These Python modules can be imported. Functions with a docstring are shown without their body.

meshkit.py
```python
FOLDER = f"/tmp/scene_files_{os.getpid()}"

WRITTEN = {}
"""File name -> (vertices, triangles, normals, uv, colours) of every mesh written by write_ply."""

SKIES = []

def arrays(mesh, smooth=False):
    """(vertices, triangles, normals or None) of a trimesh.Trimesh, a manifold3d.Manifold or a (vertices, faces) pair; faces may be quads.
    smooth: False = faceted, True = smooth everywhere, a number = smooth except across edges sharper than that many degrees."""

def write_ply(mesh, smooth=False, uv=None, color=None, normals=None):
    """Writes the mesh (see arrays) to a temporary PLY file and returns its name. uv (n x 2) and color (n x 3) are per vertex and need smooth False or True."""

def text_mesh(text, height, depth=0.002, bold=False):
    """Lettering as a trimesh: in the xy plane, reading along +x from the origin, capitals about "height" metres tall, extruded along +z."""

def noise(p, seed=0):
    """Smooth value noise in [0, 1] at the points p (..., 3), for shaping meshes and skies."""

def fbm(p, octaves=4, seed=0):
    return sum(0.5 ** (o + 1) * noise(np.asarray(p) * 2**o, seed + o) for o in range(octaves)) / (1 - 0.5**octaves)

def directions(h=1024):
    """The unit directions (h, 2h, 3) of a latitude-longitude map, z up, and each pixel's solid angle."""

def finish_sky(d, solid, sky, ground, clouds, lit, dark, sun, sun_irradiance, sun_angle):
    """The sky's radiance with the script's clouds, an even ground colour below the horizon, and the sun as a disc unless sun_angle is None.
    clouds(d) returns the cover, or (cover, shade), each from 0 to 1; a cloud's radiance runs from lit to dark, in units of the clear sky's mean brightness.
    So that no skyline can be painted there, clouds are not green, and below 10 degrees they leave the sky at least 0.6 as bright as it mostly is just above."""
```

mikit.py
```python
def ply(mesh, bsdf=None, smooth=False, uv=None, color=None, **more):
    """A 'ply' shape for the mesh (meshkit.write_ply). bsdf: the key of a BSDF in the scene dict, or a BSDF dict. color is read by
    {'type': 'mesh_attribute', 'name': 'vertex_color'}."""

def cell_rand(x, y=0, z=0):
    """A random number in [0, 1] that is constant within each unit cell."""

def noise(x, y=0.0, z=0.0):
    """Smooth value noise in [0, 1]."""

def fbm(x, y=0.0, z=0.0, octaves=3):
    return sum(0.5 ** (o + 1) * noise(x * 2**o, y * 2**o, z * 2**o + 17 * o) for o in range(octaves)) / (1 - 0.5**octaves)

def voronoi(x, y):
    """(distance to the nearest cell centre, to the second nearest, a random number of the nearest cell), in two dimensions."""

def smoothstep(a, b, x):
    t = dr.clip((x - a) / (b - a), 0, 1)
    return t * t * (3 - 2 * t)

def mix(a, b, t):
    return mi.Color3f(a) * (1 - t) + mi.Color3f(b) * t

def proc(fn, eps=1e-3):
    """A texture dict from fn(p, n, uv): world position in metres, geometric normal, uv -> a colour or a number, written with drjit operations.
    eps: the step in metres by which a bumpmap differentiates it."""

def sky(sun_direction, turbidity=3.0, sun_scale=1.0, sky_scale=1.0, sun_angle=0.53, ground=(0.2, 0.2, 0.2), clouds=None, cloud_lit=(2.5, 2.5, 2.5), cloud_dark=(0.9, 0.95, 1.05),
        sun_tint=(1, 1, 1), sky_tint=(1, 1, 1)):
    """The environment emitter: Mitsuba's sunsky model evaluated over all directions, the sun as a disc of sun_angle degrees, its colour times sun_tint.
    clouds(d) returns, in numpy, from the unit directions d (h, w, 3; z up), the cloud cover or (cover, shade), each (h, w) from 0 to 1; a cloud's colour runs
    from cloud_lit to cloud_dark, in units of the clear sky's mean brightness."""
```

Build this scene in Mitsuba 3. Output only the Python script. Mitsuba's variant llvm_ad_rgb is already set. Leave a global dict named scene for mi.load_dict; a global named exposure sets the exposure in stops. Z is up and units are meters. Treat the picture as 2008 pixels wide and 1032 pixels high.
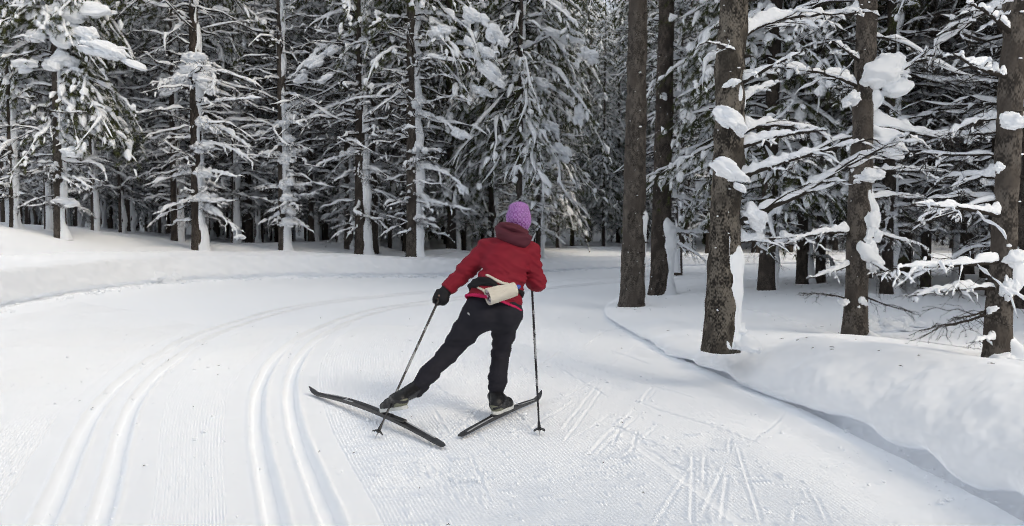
import math, random
import numpy as np, trimesh, manifold3d
import drjit as dr
import mitsuba as mi
import mikit, meshkit
from scipy.interpolate import CubicSpline
from scipy.spatial import cKDTree
import shapely

scene, labels = {}, {}
T = mi.ScalarTransform4f

# ------------------------------------------------------------------ camera, sky, exposure
CAM = np.array([0.0, 0.0, 1.5]); FPX = 1517.0; PITCH = math.radians(3.245)
FW = np.array([0, math.cos(PITCH), -math.sin(PITCH)]); UP = np.array([0, math.sin(PITCH), math.cos(PITCH)])
scene['camera'] = {'type': 'perspective', 'fov': 2 * math.degrees(math.atan(1004 / FPX)), 'fov_axis': 'x', 'near_clip': 0.05, 'far_clip': 1000.0,
                   'to_world': T().look_at(origin=CAM.tolist(), target=(CAM + FW).tolist(), up=[0, 0, 1])}
scene['sky_light'] = mikit.sky((0.62, -0.48, 0.58), turbidity=3, sun_scale=0.38, sun_angle=26, sky_scale=1.0, sun_tint=(.90, .98, 1.12), clouds=lambda d: 1.0,
                               cloud_lit=(1.62, 1.75, 1.94), ground=(0.6, 0.6, 0.62))
exposure = 1.73


def ray(px, py):
    return (px - 1004) / FPX * np.array([1.0, 0, 0]) + (516 - py) / FPX * UP + FW


def P(px, py, Y):
    """The point at the distance Y (metres along y) on the sight line of a pixel of the 2008 x 1032 photograph (used for measuring)."""
    d = ray(px, py)
    return CAM + d * (Y / d[1])


def PG(px, py, z=0.0):
    d = ray(px, py)
    return CAM + d * ((z - CAM[2]) / d[2])


# ------------------------------------------------------------------ materials
pr, fbm, noise, mix, sst = mikit.proc, mikit.fbm, mikit.noise, mikit.mix, mikit.smoothstep


def mat(name, color, rough=0.8, spec=0.3, bump=None, scale=1.0, eps=1e-3, two=True, **kw):
    b = {'type': 'principled', 'base_color': color if isinstance(color, dict) else {'type': 'rgb', 'value': list(color)}, 'roughness': rough, 'specular': spec, **kw}
    if bump is not None:
        b = {'type': 'bumpmap', 'arbitrary': pr(bump, eps), 'scale': scale, 'bsdf': b}
    if two:
        b = {'type': 'twosided', 'bsdf': b}
    scene[name] = b


# skate scratches on the trail: ground segments
rs = np.random.RandomState(5)
SCR = [(1284, 753, 1256, 790), (1175, 751, 1100, 840), (1186, 755, 1103, 868), (1254, 811, 1165, 889), (1249, 797, 1147, 891), (1294, 830, 1217, 896),
       (1200, 807, 1128, 854), (1359, 886, 1356, 1031), (1383, 886, 1380, 961), (1359, 910, 1280, 1031), (1422, 907, 1376, 1012), (1427, 924, 1413, 1031),
       (1433, 854, 1429, 893), (1446, 872, 1497, 1031), (1562, 989, 1553, 1031), (1574, 947, 1590, 980), (1597, 961, 1628, 1031), (1175, 742, 1100, 779),
       (1090, 800, 1030, 850), (1130, 780, 1075, 815), (880, 700, 840, 760), (1105, 690, 1020, 740)]
SEG = [(*PG(a, b)[:2], *PG(c, d)[:2]) for a, b, c, d in SCR]
for k in range(46):
    x, y = rs.uniform(-.7, 1.7), rs.uniform(3.4, 11)
    a = math.radians(rs.choice([-1, 1]) * rs.uniform(10, 35)) + 0.05
    L = rs.uniform(0.5, 1.9)
    SEG.append((x, y, x + L * math.sin(a), y + L * math.cos(a)))


def trail_bump(p, n, uv):
    return fbm(p.x * 9, p.y * 9, 1.0) * .006 + fbm(p.x * 60, p.y * 60, 2.0) * .004


def floor_bump(p, n, uv):
    return fbm(p.x * 5, p.y * 5, p.z * 5) * .018 + fbm(p.x * 26, p.y * 26, p.z * 26) * .006 + noise(p.x * 90, p.y * 90, p.z * 90) * .0014


SNOW = (0.88, 0.895, 0.915)
mat('m_trail', SNOW, .75, .2, trail_bump, 1.0, 2e-3)
mat('m_floor', SNOW, .8, .2, floor_bump, 1.0, 3e-3)
mat('m_snow', (0.86, 0.88, 0.905), .85, .2, lambda p, n, uv: fbm(p.x * 22, p.y * 22, p.z * 22) * .012, 1.0, 3e-3)
mat('m_snow_far', (0.89, 0.905, 0.925), .9, .1)


def bark_col(a, b, c, f):
    def fn(p, n, uv):
        pl = fbm(p.x * 34 * f, p.y * 34 * f, p.z * 13 * f, 3) * .6 + fbm(p.x * 17 * f + 5, p.y * 17 * f, p.z * 5 * f, 2) * .4
        bl = fbm(p.x * 7 * f, p.y * 7 * f, p.z * 4.5 * f, 2)
        fine = noise(p.x * 120, p.y * 120, p.z * 60)
        col = mix(a, b, sst(.38, .62, pl * .66 + fine * .34))
        return mix(col, c, sst(.52, .66, bl) * .75)
    return pr(fn)


def bark_bump(p, n, uv):
    return fbm(p.x * 34, p.y * 34, p.z * 14, 3) * .022 + noise(p.x * 110, p.y * 110, p.z * 50) * .004


mat('m_bark_brown', bark_col((.040, .035, .031), (.135, .118, .102), (.078, .066, .057), 1.0), .95, .1, bark_bump, 1.0, 2e-3)
mat('m_bark_patchy', bark_col((.026, .023, .020), (.17, .150, .125), (.046, .040, .034), .8), .95, .1, bark_bump, 1.3, 2e-3)
mat('m_bark_dark', bark_col((.030, .026, .023), (.105, .088, .075), (.040, .033, .029), 1.0), .95, .1, bark_bump, 1.0, 2e-3)
mat('m_bark_far', bark_col((.040, .035, .031), (.120, .100, .084), (.055, .046, .040), .7), .95, .1)
mat('m_twig', (.034, .029, .025), .9, .1)
mat('m_needle', pr(lambda p, n, uv: mix((.020, .028, .009), (.085, .092, .028), noise(p.x * 9, p.y * 9, p.z * 9))), .7, .2)

# ------------------------------------------------------------------ registry


def numbered(name):
    if name not in USED:
        USED[name] = 0
        return name
    USED[name] += 1
    return f'{name}_{USED[name]:03d}'


USED = {}


def thing(name, label, cat, group=None):
    k = numbered(name)
    labels[k] = {'label': label, 'category': cat}
    if group:
        labels[k]['group'] = group
    return k


def add(key, mesh, bsdf, smooth=True, parent=None, **kw):
    if parent:
        key = numbered(parent + '__' + key)
    scene[key] = mikit.ply(mesh, bsdf, smooth, **kw)
    return key


def join(parts):
    V, F, n = [], [], 0
    for v, f in parts:
        if len(f):
            V.append(v); F.append(np.asarray(f) + n); n += len(v)
    return (np.vstack(V), np.vstack(F)) if V else (np.zeros((0, 3)), np.zeros((0, 3), int))


def nz(p, f=1.0, seed=0):
    return meshkit.noise(np.asarray(p) * f, seed) - .5


# ------------------------------------------------------------------ trail and ground
G0 = [(3.2, -8), (2.85, 0), (2.62, 3.9), (2.52, 5.0), (2.15, 6.8), (1.80, 8.7), (1.64, 10.6), (1.62, 12.2), (2.0, 13.9), (3.4, 16.0), (6.5, 18.6), (14, 21.5), (26, 23)]
G1 = [(1.6, -8), (.25, 0), (-1.08, 3.9), (-1.62, 5.3), (-2.2, 7.2), (-2.55, 9.4), (-2.5, 11.2), (-2.2, 12.6), (-1.2, 14.3), (1.0, 16.9), (4.8, 19.8), (13, 23), (26, 24.8)]
G2 = [(0, -8), (-1.1, 0), (-2.25, 3.9), (-2.85, 5.3), (-3.45, 7.0), (-3.9, 9.1), (-4.0, 11.2), (-3.6, 13.1), (-2.7, 14.7), (-.3, 17.3), (3.9, 20.7), (12.5, 24), (26, 25.8)]
G3 = [(-5.5, -8), (-6.0, 0), (-6.8, 3.9), (-7.3, 5.5), (-7.8, 8), (-8.3, 11), (-8.7, 15), (-8.2, 17.8), (-6.5, 19.4), (-2.5, 20.3), (2.3, 23), (11.5, 26.3), (26, 28)]
GS = [np.array(g, float) for g in (G0, G1, G2, G3)]
st = np.concatenate([[0], np.cumsum(np.mean([np.linalg.norm(np.diff(g, axis=0), axis=1) for g in GS], axis=0))])
SPL = [CubicSpline(st, g) for g in GS]


def normal_of(spl, s):
    t = spl(s, 1); t /= np.linalg.norm(t, axis=1, keepdims=True)
    return np.stack([-t[:, 1], t[:, 0]], 1)      # to the left of travel


def build_trail(key, s_rows, pitch, fine):
    C = [spl(s_rows) for spl in SPL]; N = [normal_of(spl, s_rows) for spl in SPL]
    q = pitch / 4                                   # four columns to a rib of the corduroy
    cols, o1s, o2s, o0s, rib, us = [], [], [], [], [], []

    def put(pos, o1=9., o2=9., o0=9., r=0., u=0.):
        cols.append(pos); o1s.append(o1); o2s.append(o2); o0s.append(o0); rib.append(r); us.append(u)
    ph = lambda k: (1, 0, -1, 0)[k % 4]
    for k, o in enumerate(np.arange(0, .5, min(q * 2, .035))):
        put(C[0] + N[0] * o, o0=o, u=-5)
    h = int(.36 / q)
    a, b = C[0] + N[0] * .5, C[1] - N[1] * (h * q)
    n_ = int(round(np.median(np.linalg.norm(b - a, axis=1)) / q / 4)) * 4
    for k in range(1, n_):
        f = k / n_
        put(a + (b - a) * f, o0=.5 + f * 3, r=ph(k) * float(smooth01(.03, .2, f)) if abs(f - .36) > .010 else (-.5 if abs(f - .36) < .004 else 0), u=-4.5 + 4 * f)
    for k in range(-h, h + 1):
        put(C[1] + N[1] * (k * q), o1=k * q)
    a, b = C[1] + N[1] * (h * q), C[2] - N[2] * (h * q)
    n_ = int(round(np.median(np.linalg.norm(b - a, axis=1)) / q / 4)) * 4
    for k in range(1, n_):
        put(a + (b - a) * k / n_, r=ph(k))
    for k in range(-h, h + 1):
        put(C[2] + N[2] * (k * q), o2=k * q)
    a, b = C[2] + N[2] * (h * q), C[3] - N[3] * .05
    n_ = int(round(np.median(np.linalg.norm(b - a, axis=1)) / q / 4)) * 4
    for k in range(1, n_ + 1):
        put(a + (b - a) * k / n_, r=ph(k) if k < n_ * .8 else 0)
    put(C[3] + N[3] * .25)
    X = np.stack(cols, 1)
    p3 = np.concatenate([X, np.zeros(X.shape[:2] + (1,))], -1)
    z = .05 * nz(p3, .45, 3) + .018 * nz(p3, 1.7, 4)
    y = p3[..., 1]
    rib = np.array(rib)[None, :]; u = np.array(us)[None, :]
    if fine:
        z = z + .012 * nz(p3, 5, 9) + .003 * nz(p3, 14, 10)
        worn = .42 + .58 * smooth01(-.12, .10, nz(p3, [1.1, .7, 1], 41) + .6 * nz(p3, [4, 2.5, 1], 42))
        worn = worn * (.65 + .35 * smooth01(-3.2, -1.4, u + 1.2 * nz(p3, [.8, .8, 1], 47)))
        z = z + rib * .0066 * worn * (1 - .5 * smooth01(9, 12, y))
        crumb = smooth01(.23, .36, nz(p3, 30, 43)) * smooth01(.0, .2, nz(p3, 2.0, 44)) * .006 + smooth01(.33, .45, nz(p3, 19, 45)) * .007
        z = z + crumb * (np.abs(rib) + .25)

    def groove(o):
        o = np.array(o)[None, :]
        g = 0
        wob = .006 * nz(np.stack([s_rows * 5, s_rows * 0, s_rows * 0], 1), 1, 12)[:, None]
        for c in (-.13, .13):
            e = np.abs(o - c) + wob
            g = g - .052 * (1 - smooth01(.030, .052, e)) + .012 * np.exp(-((e - .070) / .014) ** 2)
        return g
    far = np.clip((y - 12) / 8, 0, 1)
    z = z + (groove(o1s) + groove(o2s)) * (1 - .3 * far)
    o0 = np.array(o0s)[None, :]
    amp = np.clip((9.6 - y) / 2, 0, 1)
    spill = .6 + 1.8 * np.clip(nz(np.stack([s_rows * 1.3, s_rows * 0, s_rows * 0], 1), 1, 8), -.3, .5)
    z = z + amp * .05 * spill[:, None] * np.exp(-((o0 - .24 - .1 * spill[:, None]) / .12) ** 2) - amp * .10 * np.clip(1 - (o0 + .0) / .08, 0, 1)
    if fine:
        flat = p3.reshape(-1, 3); zf = z.reshape(-1)
        for ax, ay, bx, by in SEG:                   # skate strokes and their thrown rims
            L = math.hypot(bx - ax, by - ay); tx, ty = (bx - ax) / L, (by - ay) / L
            m = np.where((flat[:, 0] > min(ax, bx) - .06) & (flat[:, 0] < max(ax, bx) + .06) & (flat[:, 1] > min(ay, by) - .06) & (flat[:, 1] < max(ay, by) + .06))[0]
            dx, dy = flat[m, 0] - ax, flat[m, 1] - ay
            t = dx * tx + dy * ty; d = dx * ty - dy * tx
            f = smooth01(0, .15, t) * (1 - smooth01(L - .15, L, t)) * (.7 + .8 * nz(np.stack([t * 9, t * 0 + ax, t * 0], 1), 1, 46))
            zf[m] += f * (.0085 * np.exp(-((d - .018) / .008) ** 2) + .004 * np.exp(-((d + .018) / .008) ** 2) - .010 * np.exp(-(d / .010) ** 2))
    p3[..., 2] = z
    n, m = X.shape[:2]
    idx = np.arange(n * m).reshape(n, m)
    F = np.stack([idx[:-1, :-1], idx[:-1, 1:], idx[1:, 1:], idx[1:, :-1]], -1).reshape(-1, 4)[:, ::-1]
    scene[key] = mikit.ply((p3.reshape(-1, 3), F), 'm_trail', True, uv=p3.reshape(-1, 3)[:, :2])


def smooth01(a, b, x):
    t = np.clip((x - a) / (b - a), 0, 1)
    return t * t * (3 - 2 * t)


build_trail('ski_trail', np.arange(st[2] - 1.0, st[5] + 2.2, .030), .0275, True)
build_trail('ski_trail__001', np.concatenate([np.arange(0, st[2] - 1.0, .3), [st[2] - .995]]), .12, False)
build_trail('ski_trail__002', np.concatenate([np.arange(st[5] + 2.17, st[9], .07), np.arange(st[9], st[-1], .15)]), .065, False)
labels['ski_trail'] = {'label': 'wide groomed snow trail with ribbed surface and two pairs of ski tracks', 'kind': 'structure'}
sd = np.linspace(0, st[-1], 1500)
E0, E3 = SPL[0](sd), SPL[3](sd)
POLY = shapely.Polygon(np.vstack([E0, E3[::-1]])).buffer(0)
TREE0, TREE3 = cKDTree(E0), cKDTree(E3)


def lip0(s):      # height of the right bank
    y = SPL[0](s)[..., 1]
    return np.interp(y, [-8, 5, 6.8, 8.2, 9.5, 11, 12.5, 16, 22], [.60, .55, .44, .26, .17, .12, .09, .14, .2])


def lip3(s):      # height of the left bank
    x = SPL[3](s)[..., 0]
    y = SPL[3](s)[..., 1]
    return np.where(y < 17.8, .64, np.interp(x, [-8.5, -5, -2, 2, 10], [.64, .58, .44, .28, .22]))


HERO_WELLS = []


def smooth01(a, b, x):
    t = np.clip((x - a) / (b - a), 0, 1)
    return t * t * (3 - 2 * t)


def floor_z(x, y, full=False):
    x, y = np.asarray(x, float), np.asarray(y, float)
    q = np.stack([x, y], -1)
    d0, i0 = TREE0.query(q); d3, i3 = TREE3.query(q)
    ins = shapely.contains_xy(POLY, x, y)
    right = d0 < d3
    o = np.minimum(d0, d3) * np.where(ins, -1, 1)
    p3 = np.concatenate([q, np.zeros(q.shape[:-1] + (1,))], -1)
    l0 = lip0(sd)[i0]; l3 = lip3(sd)[i3]
    zr = l0 + (np.interp(y, [6.2, 8.6, 14], [.40, .25, .27]) - l0) * smooth01(.6, 2.5, o) + .10 * nz(p3, .5, 21) * smooth01(.4, 2, o) + .03 * nz(p3, 1.6, 22)
    crest = np.clip(.22 + .118 * np.clip(-x - 2, 0, 12) - .05 * (y - 17) * smooth01(-6, -10, x), .2, 1.5)
    crest = crest + .25 * smooth01(.2, 1, -(x + 7) / 6) * smooth01(19, 13, y)
    zl = l3 + (crest - l3) * smooth01(.5, 4.6, o) + .10 * nz(p3, .4, 23) * smooth01(1, 4, o) + .03 * nz(p3, 1.3, 24)
    z = np.where(right, zr, zl)
    r = np.hypot(x, y)
    z = z + .16 * np.maximum(r - 48, 0) * smooth01(48, 75, r)
    for mx, my, mr, mh in [(-1.9, 23.2, 1.3, .30), (-4.6, 24.5, 1.6, .18), (1.2, 25.6, 1.2, .2), (4.9, 8.3, .45, .07)]:
        z = z + mh * np.exp(-((x - mx) ** 2 + (y - my) ** 2) / (mr * mr) * 1.5)
    for wx, wy, wr in HERO_WELLS:
        dd = np.hypot(x - wx, y - wy)
        z = z - .07 * np.exp(-((dd - wr) / .18) ** 2)
    return (z, o, right) if full else z


def build_floor():
    a = np.radians(np.concatenate([np.arange(-42, 42, .24), np.arange(42, 318, 4.0)]))
    r = np.concatenate([[.5, 1., 1.5, 2.], 2.4 * 1.0115 ** np.arange(0, 380)])
    A, R = np.meshgrid(a, r, indexing='ij')
    x, y = R * np.sin(A), R * np.cos(A)
    z, o, right = floor_z(x, y, True)
    n, m = x.shape
    idx = np.arange(n * m).reshape(n, m); nxt = np.roll(idx, -1, axis=0)
    F = np.stack([idx[:, :-1], nxt[:, :-1], nxt[:, 1:], idx[:, 1:]], -1).reshape(-1, 4)
    keep = (o.ravel()[F] > .95).all(1)
    F = F[keep]
    used = np.unique(F); re = -np.ones(n * m, int); re[used] = np.arange(len(used))
    V = np.stack([x, y, z], -1).reshape(-1, 3)[used]
    scene['forest_floor'] = mikit.ply((V, re[F][:, ::-1]), 'm_floor', True, uv=V[:, :2])
    labels['forest_floor'] = {'label': 'deep untouched snow covering the ground under the pines', 'kind': 'structure'}


def bank(name, spl, side, srow, lip, prof, label, scal):
    c, nn = spl(srow), normal_of(spl, srow) * side        # outward
    prof = np.array(prof)
    hs = lip(srow)
    V = np.zeros((len(srow), len(prof), 3))
    for k, (o, zf, kind) in enumerate(prof):
        V[:, k, :2] = c + nn * o
        V[:, k, 2] = zf * hs
    fx = np.array([p[2] for p in prof])
    big = np.repeat(np.stack([srow, srow * 0, srow * 0], 1)[:, None], len(prof), 1)
    # lobes that hang over at uneven intervals, and small lumps
    lob = nz(big, scal[0], 31) * .9 + nz(big, scal[0] * 2.3, 32) * .5
    p3 = np.stack([np.repeat(srow[:, None], len(prof), 1) - prof[None, :, 0] * .8, np.repeat(prof[None, :, 0], len(srow), 0), np.repeat(prof[None, :, 1], len(srow), 0)], -1)
    obl = nz(p3, [2.0, 1.5, 1.0], 33)
    lum = nz(V, 9, 34) + .55 * nz(V, 21, 35) + .3 * nz(V, 45, 36)
    w = (np.where((fx > 0) & (fx < 2), 1, 0) * np.clip((.85 - prof[:, 0]) / .5, 0, 1))[None, :] * np.clip(hs / .4, 0, 1)[:, None]
    V[..., :2] -= (w * (lob * scal[1] + lum * scal[2]))[..., None] * nn[:, None, :]
    V[..., 2] += w * (obl * scal[3] + lum * scal[2] * .7)
    # outer rows lie on and then under the floor
    for k, kd in enumerate(fx):
        if kd >= 2:
            V[:, k, 2] = floor_z(V[:, k, 0], V[:, k, 1]) + (.012 if kd <= 2.2 else .004 if kd < 2.7 else -.05)
    n, m = V.shape[:2]
    idx = np.arange(n * m).reshape(n, m)
    F = np.stack([idx[:-1, :-1], idx[:-1, 1:], idx[1:, 1:], idx[1:, :-1]], -1).reshape(-1, 4)
    if side < 0:
        F = F[:, ::1]
    else:
        F = F[:, ::-1]
    uv = np.stack([np.repeat(srow[:, None], m, 1), np.repeat(np.cumsum(np.hypot(np.diff(prof[:, 0], prepend=0), np.diff(prof[:, 1], prepend=0)))[None], n, 0)], -1)
    scene[name] = mikit.ply((V.reshape(-1, 3), F), 'm_floor', True, uv=uv.reshape(-1, 2))
    labels[name] = {'label': label, 'kind': 'structure'}


RP = [(.0, -.26, 0), (.03, -.14, .3), (.06, -.03, .3), (.06, .08, .3), (.01, .14, .6), (-.085, .17, 1), (-.14, .25, 1), (-.155, .36, 1), (-.13, .47, 1), (-.09, .56, 1), (-.025, .65, 1), (.07, .74, 1), (.17, .83, 1),
      (.30, .91, 1), (.45, .97, 1), (.62, 1.01, 1.5), (.85, 1, 2), (1.1, 1, 2), (1.4, 1, 2.5), (1.9, 1, 3)]
LP = [(-.10, -.10, 0), (.06, -.02, .3), (.08, .06, .3), (.06, .12, .5), (-.02, .17, 1), (-.03, .30, 1), (-.01, .48, 1), (.015, .66, 1), (.03, .84, 1), (.06, .95, 1), (.16, 1.0, 1), (.36, 1.03, 1), (.52, 1.04, 1.5), (.8, 1, 2), (1.1, 1, 2), (1.4, 1, 2.5), (1.9, 1, 3)]


def dense(prof, k):
    prof = np.array(prof); out = []
    cs = CubicSpline(np.arange(len(prof)), prof[:, :2])
    for i in range(len(prof) - 1):
        for j in range(k):
            f = j / k
            kd = prof[i, 2] if j == 0 else (prof[i, 2] if prof[i, 2] >= 2 else min(prof[i, 2] * (1 - f) + prof[i + 1, 2] * f, 1.99))
            out.append((*cs(i + f), kd))
    return out + [tuple(prof[-1])]


# ------------------------------------------------------------------ tubes and snow ridges, many at once


def frames(Pn):
    t = np.gradient(Pn, axis=1); t /= np.linalg.norm(t, axis=2, keepdims=True) + 1e-12
    ref = np.where(np.abs(t[..., 2:3]) < .93, np.array([0, 0, 1.]), np.array([0, 1., 0]))
    s = np.cross(t, ref); s /= np.linalg.norm(s, axis=2, keepdims=True) + 1e-12
    return t, s, np.cross(s, t)


def ring_faces(n, k, m):
    i, j = np.meshgrid(np.arange(k - 1), np.arange(m), indexing='ij')
    a = i * m + j; b = i * m + (j + 1) % m
    q = np.stack([a, b, b + m, a + m], -1).reshape(-1, 4)
    q = (q[None] + (np.arange(n) * k * m)[:, None, None]).reshape(-1, 4)
    return np.vstack([q[:, [0, 1, 2]], q[:, [0, 2, 3]]])


def tubes(Pn, R, m):
    """Pn (n, k, 3) centre lines, R (n, k) radii."""
    n, k = Pn.shape[:2]
    t, s, u = frames(Pn)
    ang = np.arange(m) * 2 * np.pi / m
    V = Pn[:, :, None] + R[..., None, None] * (np.cos(ang)[:, None] * s[:, :, None] + np.sin(ang)[:, None] * u[:, :, None])
    return V.reshape(-1, 3), ring_faces(n, k, m)


def ridges(Pn, R, W, H, m):
    """Snow lying on tubes: half width W, height H (n, k)."""
    n, k = Pn.shape[:2]
    t, s, u = frames(Pn)
    s = s * np.sign(1)
    ang = np.arange(m) * 2 * np.pi / m + (np.pi / m if m < 5 else 0)
    c, sn = np.cos(ang), np.sin(ang)
    up = (u + np.array([0, 0, .5])); up /= np.linalg.norm(up, axis=2, keepdims=True); up = up[:, :, None]
    lift = np.where(sn > 0, sn, sn * .28)
    V = Pn[:, :, None] + W[..., None, None] * c[:, None] * s[:, :, None] + (R[..., None] * .55 + H[..., None] * (lift + .12))[..., None] * up
    return V.reshape(-1, 3), ring_faces(n, k, m)


def resample(Pn, k):
    t = np.linspace(0, Pn.shape[1] - 1, k); i = np.minimum(t.astype(int), Pn.shape[1] - 2); f = (t - i)[None, :, None]
    return Pn[:, i] * (1 - f) + Pn[:, i + 1] * f


def needle_faces(A, D, rg, ln, w, n):
    """n thin needles from each point of A (q, 3) around the directions D."""
    q = len(A)
    d = D[:, None] + rg.normal(0, .55, (q, n, 3)); d /= np.linalg.norm(d, axis=2, keepdims=True)
    side = np.cross(d, rg.normal(0, 1, (q, n, 3))); side /= np.linalg.norm(side, axis=2, keepdims=True)
    L = ln * rg.uniform(.7, 1.2, (q, n, 1))
    base = A[:, None] + rg.normal(0, .012, (q, n, 3))
    V = np.stack([base - side * w, base + side * w, base + d * L], 2).reshape(-1, 3)
    return V, np.arange(len(V)).reshape(-1, 3)


def grow(rg, Pb, Rb, live, nt, twig_len, k=4, m=3, droop=.5):
    """Side twigs of the branches Pb (n, kb, 3): centre lines, radii, owner."""
    n, kb = Pb.shape[:2]
    tpos = (np.arange(nt)[None] + rg.uniform(.1, .9, (n, nt))) / nt * .8 + .18
    x = tpos * (kb - 1); i = np.minimum(x.astype(int), kb - 2); f = x - i
    ar = np.arange(n)[:, None]
    base = Pb[ar, i] * (1 - f)[..., None] + Pb[ar, i + 1] * f[..., None]
    tan = Pb[ar, i + 1] - Pb[ar, i]; tan /= np.linalg.norm(tan, axis=2, keepdims=True) + 1e-9
    L = np.linalg.norm(np.diff(Pb, axis=1), axis=2).sum(1)[:, None]
    az = np.arctan2(tan[..., 1], tan[..., 0]) + np.where(np.arange(nt)[None] % 2, 1, -1) * rg.uniform(.45, 1.15, (n, nt))
    el = np.arcsin(np.clip(tan[..., 2], -.95, .95)) * .7 + rg.uniform(-.35, .30, (n, nt))
    lt = L * twig_len * (1.15 - tpos * .75) * rg.uniform(.55, 1.25, (n, nt))
    t = np.linspace(0, 1, k)
    d = np.stack([np.cos(az) * np.cos(el), np.sin(az) * np.cos(el), np.sin(el)], -1)
    Q = base[:, :, None] + d[:, :, None] * (lt[..., None] * t)[..., None]
    Q[..., 2] -= droop * (lt[..., None] * t ** 2) * rg.uniform(.2, 1.1, (n, nt, 1))
    wig = rg.normal(0, .035, Q.shape) * lt[..., None, None]; wig[:, :, 0] = 0
    Q = Q + wig
    r0 = np.minimum(Rb[:, kb // 2][:, None] * .55, .008) * rg.uniform(.7, 1.2, (n, nt))
    R = r0[..., None] * (1 - .75 * t)
    return Q.reshape(-1, k, 3), R.reshape(-1, k), np.repeat(np.arange(n), nt)


def ridge_profile(rg, n, k, gap=.25):
    t = np.linspace(0, 1, k)
    env = np.minimum(1, np.minimum(t * 6 + .15, (1 - t) * 5))
    w = (.55 + .9 * rg.rand(n, k)) * np.where(rg.rand(n, k) < gap, .25, 1)
    return np.clip(env, 0, 1)[None] * w


def limb_lines(rg, z, az, L, el, droop, trunk, k=7):
    n = len(z); t = np.linspace(0, 1, k)
    e = el[:, None]
    rr = L[:, None] * (t * np.cos(e))
    zz = z[:, None] + L[:, None] * (np.sin(e) * t - droop[:, None] * t ** 2)
    a = az[:, None] + np.cumsum(rg.normal(0, .12, (n, k)), axis=1) * t
    c = trunk(z)
    Q = np.stack([c[:, 0][:, None] + rr * np.cos(a), c[:, 1][:, None] + rr * np.sin(a), zz], -1)
    w = rg.normal(0, .028, Q.shape) * L[:, None, None]; w[:, 0] = 0
    return Q + w


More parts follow.
